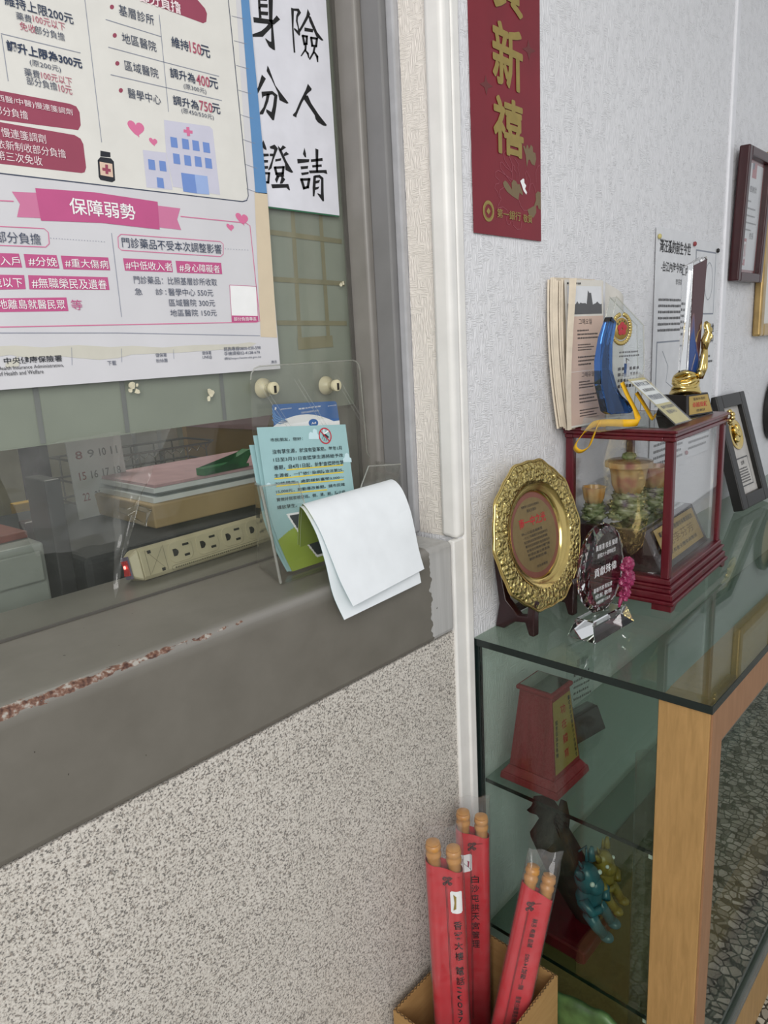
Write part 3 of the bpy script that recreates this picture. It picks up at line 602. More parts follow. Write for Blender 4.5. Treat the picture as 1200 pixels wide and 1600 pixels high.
('P','scrap',[(-0.4567,0.0514),(-0.4138,0.0521),(-0.3803,0.0486),(-0.3347,0.0499),(-0.2899,0.0458),(-0.2589,0.0463),(-0.2123,0.0423),(-0.1616,0.0439),(-0.0857,0.0427),(-0.0584,0.0446),(-0.0447,0.0427),(-0.0593,0.0367),(-0.1171,0.0353),(-0.1866,0.034),(-0.2606,0.0346),(-0.2819,0.0308),(-0.3088,0.0299),(-0.3372,0.0334),(-0.3642,0.0376),(-0.3995,0.0364),(-0.4211,0.0411),(-0.459,0.0378)],1),
('T', '中央健康保險署', -0.4298, 0.0302, -0.3587, 0.0383, 'ink', 0.01),
('P','scrap',[(-0.4283,0.0307),(-0.4163,0.0372),(-0.4117,0.0398),(-0.4129,0.027),(-0.429,0.0265)],4),
('T', 'Health Insurance Administration,', -0.4383, 0.0228, -0.3579, 0.0278, 'ink', 0.0),
('T', 'of Health and Welfare', -0.4382, 0.0166, -0.3846, 0.0216, 'ink', 0.0),
('T', '下載', -0.2985, 0.0215, -0.2857, 0.0279, 'slate', 0.0),
('T', '健保署', -0.2253, 0.0291, -0.2077, 0.0346, 'slate', 0.0),
('T', '粉絲團', -0.2256, 0.0215, -0.2076, 0.0269, 'slate', 0.0),
('T', '健保署', -0.1481, 0.029, -0.132, 0.0344, 'slate', 0.0),
('T', 'LINE@', -0.1481, 0.0224, -0.1316, 0.0278, 'slate', 0.0),
('T', '諮詢專線0800-030-598', -0.1088, 0.0328, -0.0381, 0.0392, 'slate', 0.0),
('T', '手機請撥02-4128-678', -0.1088, 0.0261, -0.0403, 0.0319, 'slate', 0.0),
('T', '網址https://www.nhi.gov.tw', -0.1092, 0.019, -0.0384, 0.0237, 'slate', 0.0),
('T', '廣告', -0.0189, 0.0096, -0.0071, 0.0143, 'slate', 0.0),
('L','greyline',0.0006,[(-0.3438,0.0472),(-0.3466,0.0248)],2),
('L','greyline',0.0006,[(-0.2753,0.0433),(-0.2773,0.0251)],2),
('L','greyline',0.0006,[(-0.1953,0.0388),(-0.1963,0.0254)],2)
]

SIGN = [
('P','brush',[(-0.1447,0.3049),(-0.1461,0.2811),(-0.1415,0.2825),(-0.1404,0.3062)],1),
('P','brush',[(-0.1461,0.2811),(-0.1463,0.2677),(-0.1413,0.2692),(-0.1415,0.2825)],1),
('P','brush',[(-0.1415,0.2824),(-0.1423,0.2811),(-0.144,0.2802),(-0.1456,0.2802),(-0.1461,0.2812),(-0.1453,0.2826),(-0.1436,0.2835),(-0.142,0.2834)],1),
('P','brush',[(-0.1237,0.3108),(-0.1141,0.3135),(-0.1177,0.2887),(-0.1201,0.2718),(-0.1193,0.2396),(-0.1195,0.2301),(-0.1235,0.2301),(-0.1311,0.2324),(-0.1371,0.2409),(-0.1373,0.2427),(-0.1287,0.2399),(-0.1258,0.2406),(-0.1234,0.2655),(-0.1269,0.269)],1),
('P','brush',[(-0.141,0.306),(-0.1189,0.3121),(-0.1194,0.3077),(-0.1415,0.3016)],1),
('P','brush',[(-0.1421,0.2923),(-0.128,0.2954),(-0.127,0.3001),(-0.141,0.2971)],1),
('P','brush',[(-0.1423,0.2831),(-0.1279,0.2864),(-0.127,0.2913),(-0.1414,0.288)],1),
('P','brush',[(-0.1428,0.2728),(-0.1283,0.2758),(-0.1272,0.2808),(-0.1417,0.2778)],1),
('P','brush',[(-0.1573,0.266),(-0.1188,0.2721),(-0.1108,0.2802),(-0.1044,0.2763),(-0.1179,0.2658),(-0.129,0.2639),(-0.157,0.259)],1),
('P','brush',[(-0.1273,0.2656),(-0.1189,0.2645),(-0.137,0.248),(-0.1422,0.2432),(-0.1616,0.2386),(-0.1616,0.242),(-0.1444,0.2505),(-0.1343,0.2584)],1),
('P','brush',[(-0.0799,0.299),(-0.0741,0.2992),(-0.0779,0.2714),(-0.0778,0.2363),(-0.0812,0.2358),(-0.0813,0.2627)],1),
('P','brush',[(-0.0741,0.2994),(-0.0639,0.3019),(-0.0594,0.2974),(-0.0666,0.2894),(-0.068,0.2837),(-0.066,0.2743),(-0.0643,0.2702),(-0.0649,0.2644),(-0.0672,0.2629),(-0.0773,0.2693),(-0.0762,0.272),(-0.069,0.2696),(-0.0686,0.2737),(-0.0716,0.2828),(-0.0702,0.2902),(-0.0666,0.2967),(-0.0681,0.2974),(-0.0745,0.2962)],1),
('P','brush',[(-0.0446,0.3067),(-0.0396,0.3003),(-0.0524,0.2834),(-0.064,0.2691),(-0.0663,0.2718),(-0.0595,0.2805),(-0.0486,0.2957)],1),
('P','brush',[(-0.0445,0.2979),(-0.0391,0.297),(-0.0271,0.2782),(-0.0138,0.2692),(-0.0176,0.2677),(-0.0296,0.2706),(-0.0334,0.2767),(-0.0424,0.2893)],1),
('P','brush',[(-0.0544,0.2778),(-0.0353,0.2802),(-0.0364,0.2753),(-0.0549,0.2723)],1),
('P','brush',[(-0.0619,0.2627),(-0.0487,0.2645),(-0.0476,0.2678),(-0.0609,0.266)],1),
('P','brush',[(-0.0526,0.2669),(-0.0549,0.253),(-0.0502,0.2539),(-0.0479,0.2679)],1),
('P','brush',[(-0.0501,0.2574),(-0.0594,0.2542),(-0.059,0.2513),(-0.0497,0.2544)],1),
('P','brush',[(-0.0542,0.2529),(-0.0571,0.267),(-0.0617,0.2652),(-0.0589,0.2512)],1),
('P','brush',[(-0.044,0.2642),(-0.0266,0.2668),(-0.0256,0.2702),(-0.043,0.2675)],1),
('P','brush',[(-0.0304,0.2694),(-0.0342,0.2545),(-0.0294,0.2552),(-0.0256,0.2702)],1),
('P','brush',[(-0.0285,0.2585),(-0.0418,0.2565),(-0.0427,0.2532),(-0.0294,0.2552)],1),
('P','brush',[(-0.0373,0.2545),(-0.039,0.2685),(-0.0437,0.2669),(-0.0421,0.2529)],1),
('P','brush',[(-0.0564,0.2528),(-0.0573,0.2461),(-0.0535,0.246),(-0.0519,0.2537)],1),
('P','brush',[(-0.0573,0.2461),(-0.067,0.2344),(-0.065,0.234),(-0.0535,0.246)],1),
('P','brush',[(-0.0533,0.2465),(-0.0541,0.2454),(-0.0556,0.2446),(-0.057,0.2447),(-0.0575,0.2456),(-0.0568,0.2467),(-0.0553,0.2475),(-0.0538,0.2474)],1),
('P','brush',[(-0.058,0.2442),(-0.0529,0.2402),(-0.0487,0.2425),(-0.0554,0.2461)],1),
('P','brush',[(-0.0529,0.2402),(-0.0504,0.2345),(-0.048,0.2354),(-0.0487,0.2425)],1),
('P','brush',[(-0.0485,0.2419),(-0.0493,0.2406),(-0.0509,0.2398),(-0.0525,0.2399),(-0.0531,0.2408),(-0.0523,0.2421),(-0.0506,0.2429),(-0.0491,0.2428)],1),
('P','brush',[(-0.037,0.2541),(-0.0402,0.2455),(-0.0363,0.2453),(-0.0325,0.2545)],1),
('P','brush',[(-0.0402,0.2455),(-0.0495,0.2335),(-0.0468,0.233),(-0.0363,0.2453)],1),
('P','brush',[(-0.0361,0.2459),(-0.0368,0.2447),(-0.0384,0.2439),(-0.0399,0.244),(-0.0404,0.2449),(-0.0397,0.246),(-0.0381,0.2468),(-0.0366,0.2467)],1),
('P','brush',[(-0.0378,0.2461),(-0.033,0.2401),(-0.0278,0.2424),(-0.0349,0.2478)],1),
('P','brush',[(-0.033,0.2401),(-0.0314,0.233),(-0.0289,0.2337),(-0.0278,0.2424)],1),
('P','brush',[(-0.0277,0.2419),(-0.0286,0.2405),(-0.0306,0.2395),(-0.0325,0.2396),(-0.0331,0.2407),(-0.0322,0.2421),(-0.0303,0.2431),(-0.0284,0.243)],1),
('P','brush',[(-0.1499,0.1897),(-0.1426,0.1857),(-0.1581,0.1648),(-0.1679,0.1523),(-0.1679,0.159),(-0.1589,0.1712)],1),
('P','brush',[(-0.1373,0.2051),(-0.1348,0.2023),(-0.1244,0.1798),(-0.1126,0.1697),(-0.0998,0.1594),(-0.1041,0.1578),(-0.1185,0.1603),(-0.1206,0.1704),(-0.1314,0.1874),(-0.1398,0.1968)],1),
('P','brush',[(-0.1534,0.1653),(-0.1317,0.1707),(-0.1218,0.1667),(-0.1258,0.1501),(-0.1329,0.1288),(-0.1365,0.1285),(-0.1472,0.1382),(-0.1468,0.1423),(-0.1368,0.1399),(-0.1329,0.1487),(-0.1286,0.1638),(-0.1323,0.1659),(-0.1499,0.1597),(-0.153,0.1561)],1),
('P','brush',[(-0.1434,0.1648),(-0.1371,0.1655),(-0.1415,0.1539),(-0.1483,0.1425),(-0.154,0.1336),(-0.1603,0.1323),(-0.16,0.1354),(-0.152,0.1441),(-0.1459,0.1565)],1),
('P','brush',[(-0.0554,0.1963),(-0.0478,0.1905),(-0.0488,0.1879),(-0.0578,0.1815),(-0.0716,0.1647),(-0.0847,0.1447),(-0.0859,0.1409),(-0.0928,0.1424),(-0.0923,0.1445),(-0.0868,0.149),(-0.0766,0.1649),(-0.0607,0.1868)],1),
('P','brush',[(-0.0625,0.1776),(-0.0572,0.1786),(-0.0513,0.1685),(-0.0351,0.1534),(-0.0191,0.1416),(-0.0202,0.1393),(-0.0266,0.1388),(-0.0389,0.1419),(-0.0435,0.1459),(-0.0451,0.1517),(-0.0666,0.1715)],1),
('P','brush',[(-0.1577,0.0962),(-0.1559,0.0928),(-0.153,0.0857),(-0.1529,0.0827),(-0.1584,0.0838),(-0.1612,0.0872),(-0.1604,0.0921)],1),
('P','brush',[(-0.171,0.0751),(-0.1495,0.0781),(-0.1494,0.0746),(-0.1716,0.07)],1),
('P','brush',[(-0.1691,0.0663),(-0.1516,0.0687),(-0.152,0.0651),(-0.1696,0.0621)],1),
('P','brush',[(-0.1702,0.0573),(-0.1523,0.0601),(-0.153,0.056),(-0.1707,0.0526)],1),
('P','brush',[(-0.1709,0.0456),(-0.1497,0.0479),(-0.1492,0.0512),(-0.1704,0.0489)],1),
('P','brush',[(-0.1535,0.0509),(-0.1577,0.0338),(-0.1532,0.034),(-0.1491,0.0511)],1),
('P','brush',[(-0.1524,0.0374),(-0.1695,0.0365),(-0.1703,0.0332),(-0.1532,0.034)],1),
('P','brush',[(-0.1653,0.0338),(-0.1663,0.0496),(-0.1707,0.0486),(-0.1698,0.0329)],1),
('P','brush',[(-0.146,0.0889),(-0.1358,0.0934),(-0.1296,0.0886),(-0.1342,0.0809),(-0.1407,0.0702),(-0.1459,0.0575),(-0.1523,0.0534),(-0.1529,0.0544),(-0.1446,0.0685),(-0.1375,0.0847),(-0.1381,0.0863),(-0.1449,0.0862)],1),
('P','brush',[(-0.1472,0.0785),(-0.1396,0.0795),(-0.1408,0.0756),(-0.1476,0.0749)],1),
('P','brush',[(-0.1291,0.093),(-0.1228,0.088),(-0.1142,0.0727),(-0.1013,0.0571),(-0.1054,0.0558),(-0.1175,0.0587),(-0.1173,0.0678),(-0.1285,0.0871)],1),
('P','brush',[(-0.119,0.0949),(-0.1123,0.0926),(-0.1247,0.085),(-0.1259,0.0875)],1),
('P','brush',[(-0.113,0.0863),(-0.1071,0.0834),(-0.1177,0.0788),(-0.1189,0.082)],1),
('P','brush',[(-0.1367,0.0718),(-0.1242,0.0752),(-0.1254,0.0715),(-0.1371,0.0682)],1),
('P','brush',[(-0.1411,0.0571),(-0.1186,0.0609),(-0.1185,0.0644),(-0.141,0.0606)],1),
('P','brush',[(-0.123,0.064),(-0.1265,0.0509),(-0.1216,0.0511),(-0.1181,0.0642)],1),
('P','brush',[(-0.121,0.055),(-0.1392,0.0521),(-0.1394,0.0486),(-0.1212,0.0514)],1),
('P','brush',[(-0.134,0.0497),(-0.1365,0.0617),(-0.1414,0.0602),(-0.1389,0.0484)],1),
('P','brush',[(-0.1364,0.0477),(-0.1307,0.0478),(-0.1348,0.0413),(-0.1376,0.0365),(-0.1409,0.0416)],1),
('P','brush',[(-0.1262,0.0501),(-0.1194,0.0442),(-0.1261,0.0373),(-0.1315,0.0364),(-0.1285,0.0431)],1),
('P','brush',[(-0.1377,0.0497),(-0.1214,0.0518),(-0.121,0.0482),(-0.1374,0.0457)],1),
('P','brush',[(-0.1493,0.0335),(-0.1136,0.038),(-0.111,0.0295),(-0.113,0.0284),(-0.1181,0.032),(-0.1477,0.0278)],1),
('P','brush',[(-0.073,0.0981),(-0.0706,0.09),(-0.0707,0.0837),(-0.0736,0.0839),(-0.0773,0.0879)],1),
('P','brush',[(-0.0906,0.0787),(-0.0637,0.0818),(-0.0653,0.0774),(-0.0902,0.0718)],1),
('P','brush',[(-0.0846,0.0682),(-0.0676,0.0713),(-0.0688,0.0669),(-0.0838,0.0639)],1),
('P','brush',[(-0.0843,0.0586),(-0.0669,0.0622),(-0.0681,0.0586),(-0.0831,0.0549)],1),
('P','brush',[(-0.0874,0.0458),(-0.0648,0.0491),(-0.0646,0.053),(-0.0872,0.0497)],1),
('P','brush',[(-0.0696,0.0527),(-0.0752,0.0362),(-0.0697,0.0361),(-0.0641,0.0527)],1),
('P','brush',[(-0.0696,0.0408),(-0.0836,0.0366),(-0.0825,0.033),(-0.0684,0.0372)],1),
('P','brush',[(-0.0769,0.0347),(-0.0823,0.0508),(-0.0878,0.0491),(-0.0824,0.0329)],1),
('P','brush',[(-0.0607,0.082),(-0.0342,0.088),(-0.0337,0.0836),(-0.0603,0.0781)],1),
('P','brush',[(-0.0486,0.1005),(-0.0419,0.0998),(-0.0461,0.0644),(-0.0509,0.0638)],1),
('P','brush',[(-0.0586,0.0734),(-0.0369,0.0777),(-0.0367,0.074),(-0.0583,0.07)],1),
('P','brush',[(-0.0666,0.0643),(-0.0265,0.0704),(-0.025,0.064),(-0.0339,0.0648),(-0.0654,0.0602)],1),
('P','brush',[(-0.0574,0.0574),(-0.0516,0.057),(-0.0547,0.0392),(-0.0581,0.0254),(-0.0619,0.0248),(-0.061,0.0385)],1),
('P','brush',[(-0.0552,0.0583),(-0.0428,0.0606),(-0.0347,0.0567),(-0.0364,0.0353),(-0.0369,0.0199),(-0.0401,0.0191),(-0.051,0.0297),(-0.0508,0.0311),(-0.0433,0.0297),(-0.0404,0.0537),(-0.0449,0.056),(-0.0544,0.0546)],1),
('P','brush',[(-0.054,0.0497),(-0.0427,0.0528),(-0.0458,0.0478),(-0.0544,0.0454)],1),
('P','brush',[(-0.055,0.0397),(-0.0455,0.042),(-0.0484,0.0381),(-0.0554,0.0354)],1)
]

COUPLET = [
('T', '新', 0.0619, 0.2436, 0.1513, 0.337, 'goldp', 0.027),
('T', '禧', 0.0609, 0.1369, 0.151, 0.224, 'goldp', 0.027),
('T', '賀', 0.0655, 0.3591, 0.1535, 0.4659, 'goldp', 0.027),
('P','star',[(0.1737,0.3329),(0.1804,0.3219),(0.1977,0.3201),(0.1814,0.3133),(0.1759,0.3006),(0.1697,0.3119),(0.1541,0.3141),(0.1688,0.3205)],1),
('P','star',[(0.0397,0.2491),(0.0453,0.2383),(0.0602,0.2358),(0.046,0.2301),(0.0409,0.2182),(0.0358,0.2292),(0.0222,0.232),(0.0351,0.2375)],1),
('P','olive',[(0.0859,0.0885),(0.0918,0.0929),(0.0989,0.0913),(0.1142,0.0807),(0.1132,0.0917),(0.1194,0.0974),(0.1279,0.0959),(0.1327,0.0915),(0.1402,0.0924),(0.15,0.0796),(0.1499,0.0746),(0.1387,0.0778),(0.1347,0.0654),(0.1152,0.0697),(0.0985,0.0753),(0.0881,0.0827)],1),
('P','olive',[(0.1524,0.1572),(0.1575,0.1586),(0.1611,0.1536),(0.165,0.1616),(0.1688,0.1609),(0.1725,0.1552),(0.179,0.1637),(0.1854,0.1609),(0.1866,0.1523),(0.1944,0.1521),(0.1974,0.1424),(0.1916,0.1302),(0.1812,0.1314),(0.1749,0.1381),(0.1698,0.1367),(0.1645,0.1241),(0.161,0.1436)],1),
('P','olive',[(0.1938,0.0818),(0.2018,0.0872),(0.2124,0.0864),(0.2123,0.0562),(0.2042,0.0568),(0.2016,0.0631),(0.1949,0.0611),(0.1962,0.0495),(0.1855,0.0394),(0.1711,0.0421),(0.1648,0.0518),(0.1883,0.0605),(0.195,0.0715)],1),
('P','white',[(0.1415,0.0981),(0.1503,0.1029),(0.1549,0.1029),(0.1553,0.0966),(0.1615,0.0923),(0.1576,0.0868),(0.1639,0.0811),(0.1613,0.0773),(0.1525,0.0824),(0.1476,0.0895)],2),
('L','rosel',0.0009,[(0.1158,0.0969),(0.1038,0.0992),(0.0851,0.1042),(0.0713,0.1066),(0.0621,0.1025),(0.063,0.0954),(0.0743,0.0908),(0.073,0.0864),(0.0626,0.0834),(0.059,0.077),(0.068,0.072),(0.0713,0.0651),(0.0793,0.061),(0.0685,0.049),(0.0672,0.0452),(0.0836,0.0486),(0.0954,0.0454),(0.1012,0.0397),(0.0938,0.0316),(0.0972,0.0219),(0.1044,0.0206),(0.1094,0.0279)],2),
('L','rosel',0.0009,[(0.1109,0.0927),(0.0944,0.1017),(0.0795,0.1107),(0.0775,0.12),(0.0833,0.1219),(0.0948,0.1151),(0.116,0.1093)],2),
('L','rosel',0.0009,[(0.116,0.1093),(0.0927,0.1256),(0.0883,0.1358),(0.0966,0.1418),(0.107,0.1336),(0.1163,0.1227),(0.1146,0.098)],2),
('L','rosel',0.0009,[(0.1187,0.1218),(0.1235,0.12),(0.121,0.116),(0.1306,0.1099),(0.1303,0.095)],2),
('L','rosel',0.0009,[(0.1238,0.1335),(0.1358,0.1253),(0.1333,0.1188),(0.138,0.1108),(0.1365,0.0957)],2),
('L','rosel',0.0009,[(0.088,0.0815),(0.075,0.0752),(0.0737,0.0678),(0.0793,0.061)],2),
('L','rosel',0.0009,[(0.136,0.0656),(0.142,0.0561),(0.152,0.0493),(0.1648,0.0505)],2),
('L','rosel',0.0009,[(0.1716,0.082),(0.1757,0.0965),(0.1835,0.0993),(0.1912,0.0918),(0.1938,0.0844)],2),
('L','rosel',0.0009,[(0.1629,0.1013),(0.158,0.1133),(0.1632,0.1177),(0.1758,0.1041),(0.1717,0.0896),(0.1626,0.0759)],2),
('L','rosel',0.0009,[(0.1966,0.1027),(0.1941,0.1178),(0.2021,0.1303),(0.2127,0.1343)],2),
('L','rosel',0.0009,[(0.1143,0.0283),(0.1166,0.0209),(0.1288,0.0149),(0.1413,0.0164),(0.1454,0.0334)],2),
('L','goldp',0.0045,[(0.0542,0.038),(0.0537,0.0346),(0.0525,0.0314),(0.0506,0.0285),(0.0481,0.0261),(0.0452,0.0243),(0.042,0.0232),(0.0387,0.0228),(0.0355,0.0232),(0.0324,0.0243),(0.0297,0.0261),(0.0274,0.0284),(0.0258,0.0312),(0.0248,0.0344),(0.0246,0.0377),(0.0251,0.041),(0.0263,0.0441),(0.0281,0.0469),(0.0305,0.0493),(0.0333,0.0511),(0.0365,0.0523),(0.0398,0.0527),(0.043,0.0524),(0.0461,0.0514),(0.0489,0.0496),(0.0512,0.0473),(0.0529,0.0445),(0.0539,0.0413),(0.0542,0.038)],2),
('L','goldp',0.0012,[(0.0505,0.0379),(0.0501,0.0353),(0.0492,0.0328),(0.0478,0.0305),(0.0459,0.0286),(0.0438,0.0272),(0.0413,0.0263),(0.0388,0.026),(0.0364,0.0263),(0.034,0.0271),(0.032,0.0285),(0.0303,0.0304),(0.029,0.0326),(0.0283,0.0351),(0.0281,0.0377),(0.0285,0.0403),(0.0294,0.0428),(0.0308,0.045),(0.0326,0.0469),(0.0348,0.0484),(0.0372,0.0493),(0.0396,0.0496),(0.0421,0.0493),(0.0445,0.0485),(0.0466,0.0471),(0.0483,0.0453),(0.0496,0.0431),(0.0503,0.0406),(0.0505,0.0379)],2),
('P','goldp',[(0.0394,0.0436),(0.0458,0.0382),(0.0397,0.0321),(0.0334,0.037)],1),
('T', '第一銀行', 0.0644, 0.0296, 0.1411, 0.0448, 'goldp', 0.008),
('T', '敬賀', 0.1491, 0.0289, 0.1803, 0.0428, 'goldp', 0.01)
]

FLYER = [
('T', '市民朋友，您好：', 0.0234, 0.0872, 0.0891, 0.0928, 'ink2', 0.01),
('T', '沒有孳生源，就沒有登革熱，每年1月', 0.0243, 0.0674, 0.1731, 0.0748, 'ink2', 0.008),
('T', '1日至3月31日查獲孳生源將給予改', 0.0244, 0.0553, 0.1744, 0.0618, 'ink2', 0.008),
('T', '善期，自4月1日起，針對查獲陽性孳', 0.024, 0.0424, 0.1737, 0.0498, 'ink2', 0.008),
('T', '生源者，一律依傳染病防治法第25、', 0.023, 0.0303, 0.1716, 0.0363, 'ink2', 0.008),
('T', '70條規定，處罰鍰新臺幣3,000～', 0.0222, 0.0182, 0.1712, 0.0234, 'ink2', 0.008),
('T', '15,000元，無勸導改善期。請市民確', 0.0225, 0.0052, 0.1707, 0.0109, 'ink2', 0.008),
('T', '實做好居家檢查巡、倒、清、刷，防止病', 0.0216, -0.0076, 0.1696, -0.0015, 'ink2', 0.008),
('T', '媒蚊孳生。', 0.0209, -0.0198, 0.0611, -0.0136, 'ink2', 0.008),
('L','yellow',0.002,[(0.0491,0.0412),(0.1725,0.0416)],1),
('L','yellow',0.002,[(0.0228,0.0288),(0.1717,0.0292)],1),
('L','yellow',0.002,[(0.0248,0.0169),(0.1702,0.0164)],1),
('L','yellow',0.002,[(0.0233,0.0039),(0.1299,0.0023)],1),
('P','cloud',[(0.1024,0.0889),(0.1038,0.0976),(0.1077,0.1007),(0.1127,0.0989),(0.1134,0.1037),(0.1169,0.1057),(0.1218,0.1035),(0.1225,0.097),(0.1257,0.0945),(0.1248,0.0881)],1),
('P','cloud',[(0.1721,0.0466),(0.1741,0.0523),(0.1779,0.0546),(0.1799,0.0603),(0.1847,0.0618),(0.1889,0.059),(0.1892,0.054),(0.1935,0.0521),(0.1936,0.0453)],1),
('P','cloud',[(0.0045,0.0189),(0.0069,0.0225),(0.0108,0.024),(0.0142,0.0219),(0.0155,0.018)],1),
('L','signred',0.0022,[(0.152,0.091),(0.1512,0.0882),(0.1498,0.0857),(0.1479,0.0835),(0.1455,0.0819),(0.1427,0.0807),(0.1398,0.0802),(0.1369,0.0804),(0.134,0.0811),(0.1314,0.0825),(0.1292,0.0844),(0.1274,0.0867),(0.1262,0.0893),(0.1257,0.0921),(0.1258,0.0949),(0.1265,0.0976),(0.1279,0.1001),(0.1298,0.1023),(0.1321,0.104),(0.1348,0.1051),(0.1377,0.1057),(0.1407,0.1056),(0.1436,0.1049),(0.1462,0.1035),(0.1485,0.1017),(0.1503,0.0994),(0.1515,0.0967),(0.1521,0.0939),(0.152,0.091)],3),
('L','signred',0.002,[(0.1289,0.1017),(0.1477,0.0832)],4),
('P','ink2',[(0.1333,0.0951),(0.14,0.0965),(0.1478,0.0906),(0.1443,0.0891),(0.1351,0.0926)],2),
('P','white',[(0.1369,0.1047),(0.1386,0.1047),(0.1379,0.0974),(0.1474,0.1028),(0.1482,0.1004),(0.1387,0.0954),(0.1357,0.0966)],2),
('L','ink2',0.0008,[(0.1351,0.0926),(0.1322,0.0878)],2),
('L','ink2',0.0008,[(0.1394,0.0925),(0.1349,0.0845)],2),
('L','ink2',0.0008,[(0.1423,0.0907),(0.1391,0.0835)],2)
]

CARD = [
('P','cardblue',[(0.0698,0.1162),(0.0722,0.1183),(0.2098,0.1113),(0.2134,0.1084),(0.2137,0.0674),(0.2113,0.0505),(0.065,0.0689),(0.0669,0.0828)],0),
('P','white',[(0.0659,0.083),(0.0814,0.0899),(0.0963,0.093),(0.1113,0.0951),(0.1262,0.0959),(0.1411,0.0952),(0.156,0.0928),(0.1707,0.0888),(0.1855,0.0833),(0.2003,0.0767),(0.2139,0.0768),(0.2113,0.0505),(0.065,0.0689)],1),
('P','cardblue',[(0.1631,0.0779),(0.1621,0.0759),(0.1602,0.0741),(0.1575,0.0729),(0.1543,0.0723),(0.1509,0.0724),(0.1476,0.0731),(0.1448,0.0744),(0.1428,0.0762),(0.1416,0.0782),(0.1415,0.0804),(0.1425,0.0824),(0.1444,0.0841),(0.1471,0.0853),(0.1503,0.086),(0.1537,0.0859),(0.1569,0.0852),(0.1598,0.0839),(0.1618,0.0822),(0.163,0.0801)],2),
('T', 'A4', 0.1467, 0.0768, 0.1579, 0.0808, 'white', 0.02),
('T', '單層文件展示架', 0.1233, 0.1041, 0.1741, 0.107, 'white', 0.02),
('T', 'MAGAZINE SIZE', 0.1289, 0.0987, 0.1683, 0.099, 'white', 0.03),
('T', 'B-041296', 0.1908, 0.1034, 0.2108, 0.1049, 'white', 0.02),
('T', '檔案展示用品', 0.0851, 0.108, 0.1091, 0.1097, 'white', 0.01),
('P','white',[(0.0746,0.1126),(0.0773,0.1139),(0.0782,0.1115),(0.0752,0.1086),(0.0737,0.1091)],2),
('L','cardlt',0.0018,[(0.0696,0.1123),(0.0736,0.101),(0.0823,0.0945),(0.092,0.0919)],1),
('L','cardlt',0.0018,[(0.0684,0.1065),(0.0727,0.0966),(0.0818,0.0917),(0.0937,0.0904)],1),
('L','cardlt',0.0018,[(0.0672,0.1007),(0.0718,0.0923),(0.0812,0.0889),(0.0955,0.0889)],1),
('L','cardlt',0.0018,[(0.066,0.0949),(0.0709,0.088),(0.0806,0.0861),(0.0972,0.0875)],1)
]
# ------------------------------------------------------------------ the setting
def sbox(name, lo, hi, mat, bevel=0, kind=True):
    o = MB(mat).box(lo, hi).build(name, bevel=bevel)
    if kind: struct(o)
    return o
sbox('wall_left', (-3.0, 0.004, 0), (0.966, 0.30, 0.985), 'speckle')
sbox('wall_right', (0.985, 0, 0), (5.0, 0.25, 3.2), 'wallpaper')
sbox('wall_top', (-3.0, 0, 2.35), (0.985, 0.25, 3.2), 'wallpaper')  # unseen wall over the window, built to block light from the office
sbox('wall_outer', (-3.0, 0, 0.985), (-1.2, 0.25, 2.35), 'wallpaper')  # unseen wall beyond the window, also built as a light block
sbox('floor', (-4.5, -5.0, -0.1), (5.0, 0.0, 0.0), 'terrazzo')
sbox('ceiling', (-3.0, -1.1, 3.2), (5.0, 0.25, 3.3), 'ceilingw')  # unseen overhang, added for darker reflections; kept short to let skylight reach the sill
sill = MB('sill').box((-1.2, 0, 0.986), (0.966, 0.325, 1.158)).build('trim_1', bevel=0.010, seg=4, smooth=40); struct(sill)
mb = MB('whitepaint').box((0.974, -0.005, 1.1581), (1.001, 0.034, 3.2)); o = struct(mb.build('trim_2', bevel=0.0095, seg=4, smooth=40))
o = struct(MB('whitepaint').box((0.996, -0.006, 0), (1.017, 0.012, 3.2)).build('trim_3', bevel=0.004, seg=3, smooth=40))
mb = MB('whitepaint').box((0.9655, -0.002, 0), (0.998, 0.012, 1.157)); o = struct(mb.build('trim_4', bevel=0.003, seg=2))
o = struct(MB('seam').box((2.285, -0.007, 0), (2.318, 0.005, 3.2)).build('trim_5', bevel=0.004, seg=3, smooth=40))
struct(MB('jambpaper').box((0.9838, 0.030, 1.1581), (0.985, 0.0900, 2.35)).build('trim_6'))
# office behind the window
sbox('wall_back', (-1.6, 2.4, 0), (3.2, 2.5, 2.7), 'interior')
sbox('wall_side_left', (-1.7, 0.25, 0), (-1.6, 2.5, 2.7), 'interior')
sbox('wall_side_right', (3.1, 0.25, 0), (3.2, 2.4, 2.7), 'interior')
sbox('ceiling_office', (-1.7, 0.25, 2.7), (3.2, 2.5, 2.8), 'ceilingw')
sbox('floor_office', (-1.7, 0.0, -0.1), (3.2, 2.5, -0.0005), 'terrazzo')
lamp = thing('office_fill_lamp', 'unseen ceiling lamp added to light the office behind the window', 'lamp', (0.7, 1.3, 2.7))  # unseen lamp, added to brighten the office
MB('whitepaint').box((-.62, -.1, -.06), (.62, .1, 0)).build('fill_lamp_housing', lamp); MB('tube').box((-.6, -.03, -.085), (.6, .03, -.0605)).build('tube', lamp, bevel=.02)

